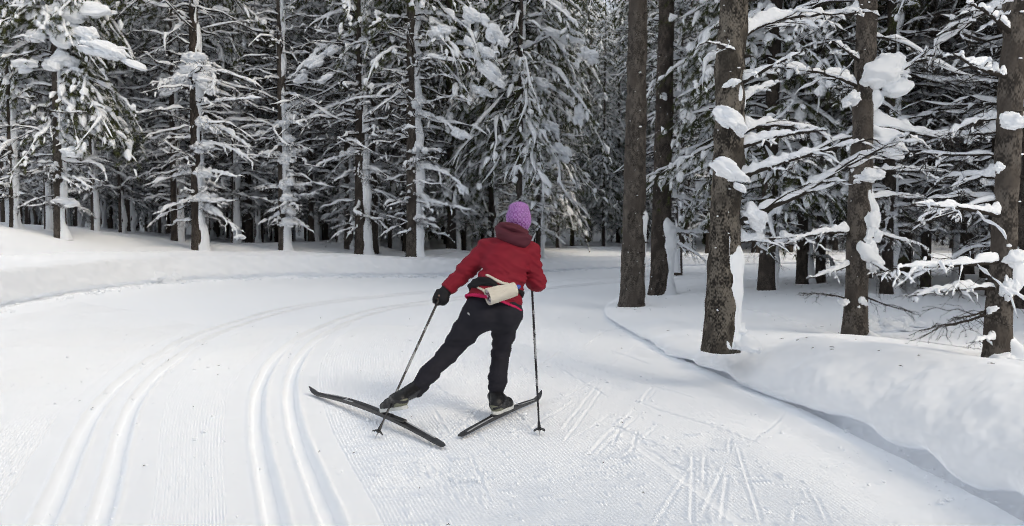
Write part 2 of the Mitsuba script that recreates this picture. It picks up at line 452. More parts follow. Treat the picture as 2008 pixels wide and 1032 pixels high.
def trunk_mesh(c0, c1, H, r0, sides, rings, rg, rough=0.0, seed=0):
    t = np.linspace(0, 1, rings) ** 1.3
    z = t * H
    ctr = c0 + (c1 - c0) * t[:, None]
    r = r0 * (1 - .9 * t ** 1.2) + r0 * .2 * np.exp(-np.maximum(z - .25, 0) / .12)
    a = np.arange(sides) * 2 * np.pi / sides
    V = np.stack([ctr[:, 0][:, None] + r[:, None] * np.cos(a), ctr[:, 1][:, None] + r[:, None] * np.sin(a), np.repeat((ctr[:, 2])[:, None], sides, 1)], -1)
    if rough:
        dirs = np.stack([np.cos(a), np.sin(a), 0 * a], -1)[None]
        d = nz(V, [22, 22, 9], seed) * rough + nz(V, [5, 5, 2.5], seed + 1) * rough * 1.6
        V = V + dirs * d[..., None]
    return V.reshape(-1, 3), ring_faces(1, rings, sides)


def plaster(trunk, rad, z0, z1, phi, half, thick, cover, seed, dz=.05, na=9, c0z=None):
    """Snow blown onto one side of a trunk: a shell that dips into the bark where there is none."""
    c0z = z0 if c0z is None else c0z
    z = np.arange(z0, z1, dz); a = np.linspace(-1, 1, na)
    A, Z = np.meshgrid(a, z, indexing='xy')
    c = trunk(z)
    pn = np.stack([A * .6, Z * 0, Z], -1)
    th = thick * ((1 - A ** 2) * 1.1 + (cover - 1.0) + 3.2 * nz(pn, [2.5, 1, 1.9], seed) + .9 * nz(pn, [6, 1, 7], seed + 5))
    th = th + thick * .9 * np.exp(-(Z - z0) / .18) * (z0 - c0z < .1)
    th = th - thick * 3 * (1 - smooth01(0, .28, z1 - Z + .16 * nz(pn, [3, 1, 1], seed + 8))) - (z0 - c0z >= .1) * thick * 3 * (1 - smooth01(0, .28, Z - z0 + .16 * nz(pn, [3, 1, 1], seed + 9)))
    th = np.clip(th, -.02, None) * (1 - A ** 4) - .01 * A ** 4
    ang = phi + A * half
    R = rad(z)[:, None] + th
    V = np.stack([c[:, 0][:, None] + R * np.cos(ang), c[:, 1][:, None] + R * np.sin(ang), Z], -1)
    n, m = A.shape
    idx = np.arange(n * m).reshape(n, m)
    F = np.stack([idx[:-1, :-1], idx[:-1, 1:], idx[1:, 1:], idx[1:, :-1]], -1).reshape(-1, 4)
    F = np.vstack([F[:, [0, 1, 2]], F[:, [0, 2, 3]]])
    return V.reshape(-1, 3), F


ICO = {k: trimesh.creation.icosphere(subdivisions=k) for k in (1, 2, 3)}


def lump(c, rx, ry, rz, seed, sub=2, tilt=(0, 0), amp=.35):
    if sub not in ICO:
        ICO[sub] = trimesh.creation.icosphere(subdivisions=sub)
    v = ICO[sub].vertices.copy()
    o = v + (seed % 977) * 3.1
    v = v * (1 + amp * nz(o, 1.6, seed)[:, None] * 1.6 + (.30 * nz(o, 4, seed + 1)[:, None] + .12 * nz(o, 11, seed + 2)[:, None] if sub > 2 else 0))
    v[:, 2] = np.where(v[:, 2] < 0, v[:, 2] * .6, v[:, 2])
    v = v * [rx, ry, rz]
    v[:, 2] += v[:, 0] * tilt[0] + v[:, 1] * tilt[1]
    return v + np.asarray(c), ICO[sub].faces


PHI = math.radians(-28)       # the side that the wind plastered


def pine(seed, H, r0, z_dead, crown_z, L_dead, L_live, c0=(0, 0, 0), lean=(0, 0), nt=8, snow=1.0, plast=.6, dens=1.0, needles=6, bark_sides=9, rings=14, rough=0.0, zmax_detail=9.0, far=False, droop_live=.75, avoid=None, clump=0):
    """The meshes of one pine: trunk, trunk snow, branches, snow, needles."""
    rg = np.random.RandomState(seed)
    c0 = np.array(c0, float); c1 = c0 + [lean[0] * H, lean[1] * H, H]

    def trunk(z):
        return c0 + (c1 - c0) * ((np.asarray(z) - c0[2]) / H)[..., None]

    def rad(z):
        t = np.clip((np.asarray(z) - c0[2]) / H, 0, 1)
        return r0 * (1 - .9 * t ** 1.2) + r0 * .35 * np.exp(-(np.asarray(z) - c0[2]) / .16)
    out = {}
    out['trunk'] = trunk_mesh(c0 - [0, 0, .25], c1, H + .25, r0, bark_sides, rings, rg, rough, seed)
    # whorls
    zs, z = [], z_dead
    while z < H * .97:
        k = rg.randint(3, 6)
        zs += list(z + rg.normal(0, .05, k)); z += rg.uniform(.20, .34) / dens * (1 if z < crown_z else 1.15) * (1 if z < zmax_detail else 1.6)
    z = np.clip(np.array(zs), z_dead * .8, H * .98); n = len(z)
    live = z > crown_z + rg.normal(0, .25, n)
    tt = np.clip((z - crown_z) / (H - crown_z), 0, 1)
    L = np.where(live, L_live * (1 - tt) ** .75 * (.7 + .5 * rg.rand(n)) + .2, L_dead * rg.uniform(.35, 1.45, n) * np.clip(.40 + z / 5, 0, 1.1))
    el = np.where(live, rg.uniform(-.05, .35, n), rg.uniform(-.22, .40, n))
    dr_ = np.where(live, droop_live * rg.uniform(.6, 1.2, n), rg.uniform(.0, .42, n))
    az = rg.uniform(0, 2 * np.pi, n)
    if avoid is not None:
        keep = ~avoid(z, az)
        z, live, L, el, dr_, az, tt = (q[keep] for q in (z, live, L, el, dr_, az, tt)); n = len(z)
    zz = z + c0[2]
    B = limb_lines(rg, zz, az, L, el, dr_, trunk, 5 if far else 7)
    kb = B.shape[1]
    t = np.linspace(0, 1, kb)
    Rb = (np.clip(.006 + .009 * L, .008, .028))[:, None] * (1 - .8 * t)
    hi = z > zmax_detail
    br = [tubes(B, Rb, 3 if far else 4)]
    ks = 5 if far else 12
    Bs = resample(B, ks); Rs = np.linspace(1, .25, ks)[None] * Rb[:, :1]
    pf = ridge_profile(rg, n, ks, .24)
    base_fat = 1 + 1.3 * np.exp(-np.linspace(0, 1, ks) * 7)[None] * rg.rand(n, 1)
    pad = 1 + live[:, None] * (1.3 * rg.rand(n, ks) ** 2 * np.linspace(.2, 1, ks)[None])        # broad pads on the green boughs
    W = pf * (.014 + .020 * rg.rand(n, 1)) * base_fat * snow * pad
    Hh = pf * (.020 + .032 * rg.rand(n, 1)) * base_fat * snow * (1 + (pad - 1) * .55)
    sn = [ridges(Bs, Rs, W, Hh, 4 if far else 5)]
    fol = []
    # bare, dead twigs low down
    dd = np.where(~live & ~hi)[0]
    if len(dd):
        Q, Rq, own = grow(rg, B[dd], Rb[dd], None, nt if not far else max(nt - 2, 3), .30)
        if far:
            br.append(needle_faces(Q[:, 0], (Q[:, 3] - Q[:, 0]) / (np.linalg.norm(Q[:, 3] - Q[:, 0], axis=1, keepdims=True) + 1e-9), rg, .30, .007, 2))
        else:
            br.append(tubes(Q[:, [0, 2, 3]], np.maximum(Rq[:, [0, 2, 3]], .0022), 3))
            A = np.concatenate([Q[:, 1], Q[:, 2], (Q[:, 2] + Q[:, 3]) / 2, Q[:, 3]]); D = np.concatenate([Q[:, 2] - Q[:, 1]] * 4); D /= np.linalg.norm(D, axis=1, keepdims=True) + 1e-9
            br.append(needle_faces(A, D, rg, .19, .0034, 2))
        for a_, b_ in (((.05, .5), (.5, 1.0)) if not far else ((0, 1.0),)):      # broken beads of snow along each twig
            ok = rg.rand(len(Q)) < (.42 if not far else .5); m_ = int(ok.sum()); q = Q[ok]
            lo_ = a_ + (b_ - a_) * rg.uniform(0, .4, (m_, 1)); hi_ = lo_ + (b_ - lo_) * rg.uniform(.5, 1, (m_, 1))
            x = np.clip(lo_ + (hi_ - lo_) * np.linspace(0, 1, 4)[None], 0, 1) * 3; ii = np.minimum(x.astype(int), 2); g = (x - ii)[..., None]
            ar = np.arange(m_)[:, None]; Qf = q[ar, ii] * (1 - g) + q[ar, ii + 1] * g
            pq = np.array([.3, 1.0, .9, .25])[None] * rg.uniform(.5, 1.4, Qf.shape[:2])
            fat = (.35 + .75 * rg.rand(m_, 1) ** 1.5) * snow * (1.3 if far else 1)
            sn.append(ridges(Qf, np.full(Qf.shape[:2], .004), pq * .020 * fat, pq * .032 * fat, 3 if far else 4))
    # green twigs with needles and small uneven cushions
    ll = np.where(live)[0]
    if len(ll):
        Q, Rq, own = grow(rg, B[ll], Rb[ll], None, (nt + 5) if not far else nt, .26, droop=.8)
        keep = ~hi[ll][own] | (rg.rand(len(own)) < .35)
        Q, Rq, own = Q[keep], Rq[keep], own[keep]
        if far:
            br.append(needle_faces(Q[:, 0], (Q[:, 3] - Q[:, 0]) / (np.linalg.norm(Q[:, 3] - Q[:, 0], axis=1, keepdims=True) + 1e-9), rg, .25, .008, 1))
        else:
            br.append(tubes(Q[:, [0, 2, 3]], np.maximum(Rq[:, [0, 2, 3]], .0022), 3))
        ok = rg.rand(len(Q)) < .78
        a0 = rg.uniform(.15, .6, (ok.sum(), 1)); a1 = np.minimum(a0 + rg.uniform(.3, .6, (ok.sum(), 1)), 1.05)
        kf = 4
        x = np.clip(a0 + (a1 - a0) * np.linspace(0, 1, kf)[None], 0, 1) * 3; ii = np.minimum(x.astype(int), 2); g = (x - ii)[..., None]
        ar = np.arange(ok.sum())[:, None]; q = Q[ok]
        Qf = q[ar, ii] * (1 - g) + q[ar, ii + 1] * g
        Qf = Qf + rg.normal(0, .008, Qf.shape)
        pq = np.array([.35, 1.0, 1.0, .3])[None] * rg.uniform(.6, 1.4, Qf.shape[:2])
        fat = (.35 + 1.3 * rg.rand(ok.sum(), 1) ** 2.2) * snow * (1.15 if far else 1)
        sn.append(ridges(Qf, np.full(Qf.shape[:2], .012), pq * .036 * fat, pq * .052 * fat, 4 if far else 5))
        f = np.array([.4, .62, .85, 1.0]) if not far else np.array([.5, .95])
        x = f * 3; i2 = np.minimum(x.astype(int), 2); g = (x - i2)[None, :, None]
        A = (Q[:, i2] * (1 - g) + Q[:, i2 + 1] * g).reshape(-1, 3)
        D = Q[:, i2 + 1] - Q[:, i2]; D = (D / (np.linalg.norm(D, axis=2, keepdims=True) + 1e-9)).reshape(-1, 3) + [0, 0, -.2]
        fol.append(needle_faces(A, D, rg, .13 if not far else .22, .0085 if not far else .019, needles))
        li = np.where(~hi[ll][own])[0]
        pick = rg.choice(li, min(len(li), clump), replace=False) if len(li) and clump else []
        for jj in pick:
            s_ = rg.uniform(.04, .075) * (2.2 if rg.rand() < .12 else 1)
            d_ = Q[jj, 3] - Q[jj, 1]; ln_ = np.linalg.norm(d_) + 1e-6
            v_, f_ = lump((0, 0, 0), 1, .62, .6, int(rg.randint(1e6)), 1 if s_ < .1 else 2, (0, 0), .6)
            ex = d_ / ln_; ey = np.cross([0, 0, 1.0], ex); ey /= np.linalg.norm(ey) + 1e-6; ez = np.cross(ex, ey)
            sn.append(((v_ * s_ * [1.5, 1, 1]) @ np.stack([ex, ey, ez]) + Q[jj, 2] + [0, 0, s_ * .35], f_))
    out['branch'] = join(br)
    out['snow_load'] = join(sn)
    if needles and fol:
        out['foliage'] = join(fol)
    if plast:
        out['trunk__snow'] = plaster(trunk, rad, c0[2] - .05, c0[2] + min(H * .75, 9), PHI + rg.uniform(0, .45), 1.05, .025 + .17 * r0, plast, seed, .07 if not far else .16, 8 if not far else 5)
    return out


MATS = {'trunk': 'm_bark_far', 'trunk__snow': 'm_snow_far', 'branch': 'm_twig', 'snow_load': 'm_snow_far', 'foliage': 'm_needle'}


def stuff_labels(key, parts):
    for p_ in parts:
        if p_ in ('branch', 'snow_load', 'foliage'):
            labels[f'{key}__{p_}'] = {'kind': 'stuff'}


def plant(parts, label, group=None, mats=None, cat='tree'):
    key = thing('pine_tree', label, cat, group)
    for p_, mesh in parts.items():
        if len(mesh[1]):
            scene[f'{key}__{p_}'] = mikit.ply(mesh, {**MATS, **(mats or {})}[p_], p_ != 'foliage')
    stuff_labels(key, parts)
    return key


# ------------------------------------------------------------------ the pines that can be told apart


def solve(px, py, w_px, z_guess=.35):
    """Ground point under a trunk whose foot shows at (px, py)."""
    z = z_guess
    for _ in range(12):
        p = PG(px, py, z); z = .5 * z + .5 * float(floor_z(p[0], p[1]))
    return p, w_px / FPX * p[1] / 2


def at_depth(px, Y, w_px):
    """Foot of a trunk that stands behind a snow crest, at the distance Y."""
    x = (px - 1004) / FPX * Y * 1.0
    return np.array([x, Y, float(floor_z(x, Y))]), w_px / FPX * Y / 2


def lumpy_snow(key, lumps, bsdf='m_snow'):
    add('snow_clump', join(lumps), bsdf, True, key)


def clump_lumps(rg, x, y, rx, rz, Y, dy, tilt):
    f = Y / FPX
    cc = P(x, y, Y + dy)
    ls = []
    for q in range(5 if Y < 12 else 9):
        k_ = (1.0 if Y < 12 else .78) if q == 0 else rg.uniform(.25, .62)
        off = np.array([rg.uniform(-.95, .95) * rx * f, rg.uniform(-.04, .04) * (1 if Y < 12 else 4), rg.uniform(-.9, .3) * rz * f]) * (q > 0)
        off[2] += off[0] * tilt
        ls.append(lump(cc + off - [0, 0, rz * f * .35], rx * f * k_ * .95, min(rx * f, .13 if Y < 12 else .3) * k_, rz * f * k_ * .95, int(rg.randint(1e6)), 3 if q == 0 else 2, (tilt, rg.uniform(-.2, .2)), .5))
    return ls


def limb(rg, pts, r0, w, h, twigs, bare=False, tl=.42, sub=True):
    """One big branch with its twigs, and the snow on it."""
    pts = np.array(pts)
    s = np.concatenate([[0], np.cumsum(np.linalg.norm(np.diff(pts, axis=0), axis=1))])
    c = CubicSpline(s, pts)(np.linspace(0, s[-1], 14)) if len(pts) > 2 else pts[0] + (pts[1] - pts[0]) * np.linspace(0, 1, 14)[:, None]
    c = c + rg.normal(0, .006, c.shape) * np.linspace(0, 1, 14)[:, None] * s[-1]
    c = c[None]; L = s[-1]
    R = (r0 * (1 - .8 * np.linspace(0, 1, 14)))[None]
    br, sn = [tubes(c, R, 8)], []
    Q, Rq, _ = grow(rg, c, R, None, twigs, tl, k=6, droop=.35)
    br.append(tubes(Q, np.maximum(Rq, .0022), 4))
    Q2, R2, _ = grow(rg, Q, Rq, None, 4, .5, k=5, droop=.3)
    if sub:
        br.append(tubes(Q2, np.maximum(R2 * .8, .0014), 3))
    if not bare:
        k = 46
        B = resample(c, k); t = np.linspace(0, 1, k)
        x = np.stack([t * L, 0 * t, 0 * t], 1) + rg.uniform(0, 50, 3)
        e = np.clip(np.minimum(t * 9 + .4, (1 - t) * 6), 0, 1) * (1 + 1.1 * nz(x, 3.5, 1) + 1.1 * nz(x, 9, 2) + .8 * nz(x, 24, 3))
        e = np.clip(e, .05, 2.2) * (1 - .35 * t)
        gapm = np.where(nz(x, 2.2, 7) < -.28, .25, 1)
        e = e * gapm
        sn.append(ridges(B, np.interp(t, [0, 1], [r0, r0 * .2])[None], (e * w * .62)[None], (e * h * .74 * (1 + 1.1 * np.exp(-t * 6)))[None], 10))
        ok = rg.rand(len(Q)) < .6
        pq = ridge_profile(rg, ok.sum(), 9, .2)
        sn.append(ridges(resample(Q[ok], 9), resample(Rq[ok][..., None], 9)[..., 0], pq * w * .22, pq * h * .32, 6))
        if sub:
            ok = rg.rand(len(Q2)) < .2
            pq = ridge_profile(rg, ok.sum(), 5, .2)
            sn.append(ridges(Q2[ok], R2[ok], pq * w * .25, pq * h * .3, 5))
    if not sn:
        return join(br), None
    v, f = join(sn)
    v = v + np.stack([nz(v, 22, 51), nz(v, 22, 52), nz(v, 22, 53)], 1) * .016 + np.stack([nz(v, 55, 54)] * 3, 1) * .006
    return join(br), (v, f)


def hero(px0, py0, px_top, w, label, seed, z_guess=.36, bark='m_bark_brown', plast=.8, thick=.05, pz=((0, 5.5),), limbs=(), clumps=(), stubs=0, Y=None, H=14.0, back=6, flare=1.0, rough=.010, half=1.15, flecks=0, phi=None):
    """A near pine: foot, trunk edge and big limbs measured on the photograph, then twigs and crown grown on it."""
    p, r0 = solve(px0, py0, w, z_guess) if Y is None else at_depth(px0, Y, w)
    Y = p[1]
    top = P(px_top, 0, Y)
    lean = ((top[0] - p[0]) / (top[2] - p[2]), .004)
    rg = np.random.RandomState(seed)
    key = thing('pine_tree', label, 'tree')
    HERO_WELLS.append((p[0], p[1], r0))
    c0 = p; c1 = p + [lean[0] * H, lean[1] * H, H]

    def trunk(z):
        return c0 + (c1 - c0) * ((np.asarray(z) - c0[2]) / H)[..., None]

    def rad(z):
        t = np.clip((np.asarray(z) - c0[2]) / H, 0, 1)
        return r0 * (1 - .9 * t ** 1.2) + r0 * .2 * np.exp(-np.maximum(np.asarray(z) - c0[2], 0) / .12)
    n_r = 110
    z = np.concatenate([np.linspace(-.10, 6, n_r), np.linspace(6.4, H, 14)]) + c0[2]
    a = np.arange(30) * 2 * np.pi / 30
    c = trunk(z); r = rad(z)
    V = np.stack([c[:, 0][:, None] + r[:, None] * np.cos(a), c[:, 1][:, None] + r[:, None] * np.sin(a), np.repeat(z[:, None], 30, 1)], -1)
    d = nz(V, [24, 24, 9], seed) * rough * 1.6 + nz(V, [6, 6, 2.5], seed + 1) * rough * 2.0
    V[..., :2] += np.stack([np.cos(a), np.sin(a)], -1)[None] * d[..., None]
    add('trunk', (V.reshape(-1, 3), ring_faces(1, len(z), 30)), bark, True, key)
    z1 = c0[2] + 5.5
    for za, zb in pz:                               # wind blown snow on the trunk
        scene[numbered(key + '__trunk__snow')] = mikit.ply(plaster(trunk, rad, c0[2] - .06 + za, c0[2] + zb, (PHI if phi is None else phi), half, thick * .75, plast, seed + int(za * 10), .025, 15, c0[2] - .06), 'm_snow', True)
    for k in range(3):                              # drift at the foot
        an = rg.uniform(-.7, .6)
        add('snow_drift', lump(c0 + [(r0 + .07) * math.cos(an), (r0 + .07) * math.sin(an), -.04], rg.uniform(.10, .18), rg.uniform(.10, .16), rg.uniform(.05, .10), int(rg.randint(1e6)), 3, (-.2, 0), .4), 'm_snow', True, key)
    sn = []
    for k in range(flecks // 2):                    # crumbs of snow caught on the bark
        zz = c0[2] + rg.uniform(.1, 4.5); an = -math.pi / 2 + rg.uniform(-1.2, 1.1); q = trunk(zz); s_ = rg.choice([.005, .007, .010, .022], p=[.4, .3, .2, .1])
        rr = float(rad(zz)) + .002
        sn.append(lump(q + [rr * math.cos(an), rr * math.sin(an), 0], s_ * rg.uniform(.8, 2.2), s_ * .6, s_ * rg.uniform(.6, 1.2), int(rg.randint(1e6)), 1))
    if sn:
        add('snow_fleck', join(sn), 'm_snow', True, key); labels[key + '__snow_fleck'] = {'kind': 'stuff'}
    # stubs of dead branches
    st_ = []
    for k in range(stubs):
        zz = c0[2] + rg.uniform(.4, 4.8); an = rg.uniform(math.pi, 2 * math.pi); q = trunk(zz); rr = float(rad(zz)) * .9
        dv = np.array([math.cos(an), math.sin(an), rg.uniform(-.3, .2)]); ln = rg.uniform(.03, .09)
        st_.append(tubes(np.array([[q + dv * rr, q + dv * (rr + ln * .5), q + dv * (rr + ln)]]), np.array([[.014, .011, .004]]), 6))
    if st_:
        add('branch_stub', join(st_), 'm_twig', True, key); labels[key + '__branch_stub'] = {'kind': 'stuff'}
    for pts, rl, w_, h_, tw, bare, dy in limbs:
        q = [P(x, y, Y + dy * i / max(len(pts) - 1, 1) - (r0 * .3 if dy < 0 else 0)) for i, (x, y) in enumerate(pts)]
        b, s_ = limb(rg, q, rl, w_, h_, tw, bare)
        bk = add('branch', b, 'm_twig', True, key)
        if s_ is not None:
            scene[bk + '__snow'] = mikit.ply(s_, 'm_snow', True)
    for x, y, rx, rz, dy, tilt in clumps:
        lumpy_snow(key, clump_lumps(rg, x, y, rx, rz, Y, dy, tilt))
    # smaller branches around and behind, and the crown above
    pr_ = pine(seed + 7, H, r0, .7, 7.4, .95, 1.7, c0, lean, droop_live=.4, nt=8, plast=0, dens=.72, needles=5, rings=6, zmax_detail=7.5,
               avoid=lambda z, az: (np.sin(az) < -.25) & (z < 5.0) | ((np.cos(az) < .1) & (z < 9) & (seed <= 103)) | ((z < 4.6) & (np.random.RandomState(seed).rand(len(z)) > back / 10)))
    for p_ in ('branch', 'snow_load', 'foliage'):
        nm = {'branch': 'twig', 'snow_load': 'snow_load', 'foliage': 'foliage'}[p_]
        if p_ in pr_:
            scene[f'{key}__{nm}'] = mikit.ply(pr_[p_], {'branch': 'm_twig', 'snow_load': 'm_snow_far', 'foliage': 'm_needle'}[p_], p_ != 'foliage')
            labels[f'{key}__{nm}'] = {'kind': 'stuff'}
    return key, p, r0


# right of the trail, near
hero(1240, 600, 1252, 47, 'tall straight brown pine trunk standing at the inner edge of the trail', 101, .14, plast=.55, thick=.04, pz=((0, .4), (.5, 1.7), (2.1, 2.5)), stubs=26, flecks=46, back=0, half=.8, phi=math.radians(-8))
hero(1294, 577, 1308, 40, 'dark pine trunk close behind the brown trunk at the inner edge of the trail', 102, .25, 'm_bark_dark', .8, .06, ((0, 1.5), (1.9, 2.5)), stubs=8, flecks=60, back=3, half=1.2, limbs=[
    ([(1312, 299), (1350, 299), (1392, 295)], .022, .05, .07, 6, False, .3),
    ([(1312, 386), (1345, 392), (1390, 396)], .022, .055, .085, 6, False, .2),
    ([(1310, 455), (1350, 457), (1390, 455)], .022, .05, .075, 6, False, .3),
    ([(1311, 470), (1350, 490), (1386, 512)], .022, .03, .04, 8, False, -.3),
    ([(1308, 192), (1340, 190), (1376, 196)], .022, .07, .12, 6, False, .4),
    ([(1310, 120), (1350, 118), (1392, 128)], .022, .06, .09, 6, False, .4),
    ([(1310, 350), (1330, 340), (1372, 300)], .018, .03, .04, 6, False, -.4)])
B_, pB, rB = hero(1414, 666, 1440, 62, 'thick pine with patchy bark and two snow wedges on its trunk, right of the trail', 103, .38, 'm_bark_patchy', .60, .035, ((0, 1.0), (1.9, 2.3)), stubs=14, flecks=70, back=2, rough=.016, half=1.0, phi=math.radians(-30), limbs=[
    ([(1458, 72), (1510, 44), (1598, 30), (1680, 22)], .022, .06, .085, 12, False, .5),
    ([(1456, 162), (1490, 143), (1530, 122), (1575, 100)], .02, .045, .06, 9, False, -.3),
    ([(1456, 200), (1490, 178), (1522, 166)], .016, .04, .06, 5, False, .3),
    ([(1454, 262), (1510, 246), (1557, 251), (1610, 257)], .02, .055, .07, 9, False, .4),
    ([(1452, 290), (1503, 274), (1557, 263), (1625, 255)], .02, .05, .07, 9, False, -.2),
    ([(1450, 348), (1500, 330), (1591, 301), (1667, 283), (1712, 272)], .024, .05, .065, 14, False, -.5),
    ([(1444, 440), (1500, 410), (1570, 381), (1640, 337), (1709, 300), (1782, 260)], .027, .06, .08, 16, False, -.3),
    ([(1444, 474), (1500, 470), (1562, 464)], .018, .045, .06, 6, False, .2),
    ([(1446, 105), (1420, 92), (1385, 82)], .012, .02, .03, 5, False, -.4)],
    clumps=[(1431, 228, 30, 24, -.13, -.55), (1428, 330, 32, 24, -.13, -.45), (1436, 160, 14, 9, -.13, .2), (1478, 418, 26, 24, -.05, -.4), (1446, 640, 20, 20, -.02, 0)])
C_, pC, rC = hero(1676, 657, 1702, 44, 'leaning dark brown pine with a big ball of snow high on its right side', 104, .36, plast=.75, thick=.08, pz=((.7, 1.7), (2.3, 2.9), (3.4, 3.7)), stubs=10, flecks=30, back=4, limbs=[
    ([(1678, 168), (1640, 152), (1591, 140), (1510, 131)], .02, .06, .08, 11, False, -.5),
    ([(1683, 118), (1660, 100), (1636, 82)], .016, .04, .06, 5, False, -.3),
    ([(1705, 180), (1779, 133), (1824, 96)], .02, .05, .07, 9, False, -.2),
    ([(1695, 22), (1605, 38), (1500, 58)], .02, .065, .09, 11, False, .3),
    ([(1700, 245), (1779, 258), (1849, 271), (1922, 250)], .02, .06, .08, 12, False, .3),
    ([(1696, 330), (1779, 335), (1838, 327)], .018, .05, .06, 9, False, .5),
    ([(1690, 454), (1779, 474), (1824, 488)], .018, .04, .055, 9, False, -.2),
    ([(1688, 502), (1765, 550)], .016, .03, .04, 7, False, -.3),
    ([(1664, 455), (1591, 461), (1533, 482)], .018, .04, .055, 9, False, -.4),
    ([(1666, 520), (1629, 534), (1590, 545)], .014, .035, .05, 6, False, -.2),
    ([(1686, 577), (1744, 600), (1802, 613)], .010, .03, .04, 7, True, -.6),
    ([(1664, 588), (1619, 577), (1575, 578)], .009, .03, .04, 6, True, -.4),
    ([(1690, 400), (1740, 385), (1800, 392)], .016, .045, .06, 8, False, .4)],
    clumps=[(1735, 128, 42, 40, -.1, .1), (1672, 190, 16, 16, -.1, .2), (1730, 262, 46, 26, .05, -.3), (1706, 430, 18, 34, -.06, .1), (1702, 490, 22, 30, -.06, -.2), (1700, 340, 24, 20, -.05, 0), (1655, 590, 10, 9, -.08, 0), (1690, 588, 9, 12, -.1, 0)])
D_, pD, rD = hero(1957, 702, 1993, 47, 'straight brown pine rising at the right border of the picture', 105, .40, plast=.85, thick=.07, pz=((0, .3), (.35, .95), (1.05, 1.3), (2.0, 2.25)), stubs=10, flecks=34, back=4, phi=math.radians(-10), limbs=[
    ([(1972, 150), (1919, 133), (1868, 106)], .02, .05, .065, 9, False, -.3),
    ([(1978, 62), (1940, 28), (1896, 5)], .02, .05, .065, 8, False, -.3),
    ([(1972, 252), (1930, 262), (1878, 262)], .018, .06, .08, 8, False, .3),
    ([(1962, 424), (1877, 408), (1790, 401)], .018, .035, .05, 11, False, -.4),
    ([(1960, 513), (1877, 520), (1756, 523)], .018, .045, .06, 12, False, -.5),
    ([(1958, 566), (1863, 569), (1790, 580)], .016, .04, .055, 10, False, -.2),
    ([(1956, 602), (1891, 631), (1826, 638)], .012, .03, .04, 10, True, -.5),
    ([(1958, 598), (1910, 618), (1868, 622)], .010, .03, .04, 8, True, -.3),
    ([(1952, 664), (1910, 670)], .010, .03, .04, 5, False, -.2),
    ([(1966, 350), (1900, 345), (1840, 352)], .016, .05, .06, 9, False, .4)],
    clumps=[(1986, 234, 24, 20, -.12, 0), (1958, 326, 9, 11, -.12, 0), (1985, 500, 20, 26, -.06, 0), (1976, 560, 12, 30, -.1, .2), (1946, 605, 10, 7, -.12, .3), (1962, 700, 22, 9, -.12, .2)])

# kinds of pine that are used more than once
PROTO = []
for j in range(6):
    pp = pine(700 + j, 12 + j, .12 + .02 * (j % 3), 1.2, [8.0, 9.0, 7.0, 5.8, 2.6, 2.2][j], 1.5, [1.3, 1.3, 1.5, 1.6, 2.0, 2.1][j], nt=9, plast=.55 + .1 * (j % 3), dens=1.35, needles=6, bark_sides=7, rings=10, zmax_detail=8, droop_live=.8, snow=1.55, clump=[20, 20, 40, 30, 110, 130][j])
    grp = {'type': 'shapegroup'}
    for p_, mesh in pp.items():
        if len(mesh[1]):
            grp[p_] = mikit.ply(mesh, MATS[p_], p_ != 'foliage')
    scene[f'near_kind_{j}'] = grp
    PROTO.append(list(pp))
FARP = []
for j in range(4):
    pp = pine(800 + j, 13 + j, .13, 1.3, [9.0, 8.0, 2.2, 1.6][j], 1.5, 2.1, nt=6, plast=.5, dens=.85, needles=4, bark_sides=5, rings=7, far=True, zmax_detail=20, droop_live=.9, snow=1.8)
    grp = {'type': 'shapegroup'}
    for p_, mesh in pp.items():
        if len(mesh[1]):
            grp[p_] = mikit.ply(mesh, MATS[p_], p_ != 'foliage')
    scene[f'far_kind_{j}'] = grp
    FARP.append(list(pp))


def plant_copy(p, r0, j, label, turn, bark_r=(.12, .14, .16)):
    key = thing('pine_tree', label, 'tree')
    s_ = max(r0 / bark_r[j % 3], .55)
    scene[key] = {'type': 'instance', 'to_world': T().translate([p[0], p[1], p[2] - .05]).rotate([0, 0, 1], turn).scale([max(s_, .8), max(s_, .8), 1.0]), 'group': {'type': 'ref', 'id': f'near_kind_{j}'}}
    stuff_labels(key, PROTO[j])


# right of the trail, second row
R_OPT = dict(L_dead=1.4, L_live=1.8, nt=9, dens=1.2, needles=6, snow=1.2)
for i, (px, py, w, lab, sp) in enumerate([
        (1510, 548, 20, 'thin pine behind the gap just right of the patchy trunk', {}),
        (1575, 553, 26, 'middle sized pine between the patchy trunk and the leaning trunk, back row', {}),
        (1608, 551, 14, 'thinnest pine just left of the leaning brown trunk, back row', {}),
        (1740, 573, 27, 'dark pine standing behind and right of the leaning brown trunk', {}),
        (1812, 560, 16, 'slender pine in the back row midway between the two right hand trunks', {}),
        (1880, 556, 18, 'back row pine just left of the trunk at the right border', {}),
        (1330, 527, 15, 'slim far pine seen in the gap between the dark trunk and the patchy trunk', {}),
        (2004, 600, 30, 'pine half hidden behind the trunk at the right border', {})]):
    p, r0 = solve(px, py, w, .36)
    HERO_WELLS.append((p[0], p[1], r0))
    if w < 21:
        plant_copy(p, r0, (0, 1, 3)[i % 3], lab, 40 * i)
        continue
    plant(pine(300 + i, 12 + i % 3, r0, .6, 6.0, c0=p, lean=(random.Random(i).uniform(-.02, .03), 0), plast=.7, bark_sides=12, **R_OPT), lab, mats={'trunk': 'm_bark_dark' if i % 2 else 'm_bark_brown', 'trunk__snow': 'm_snow'})

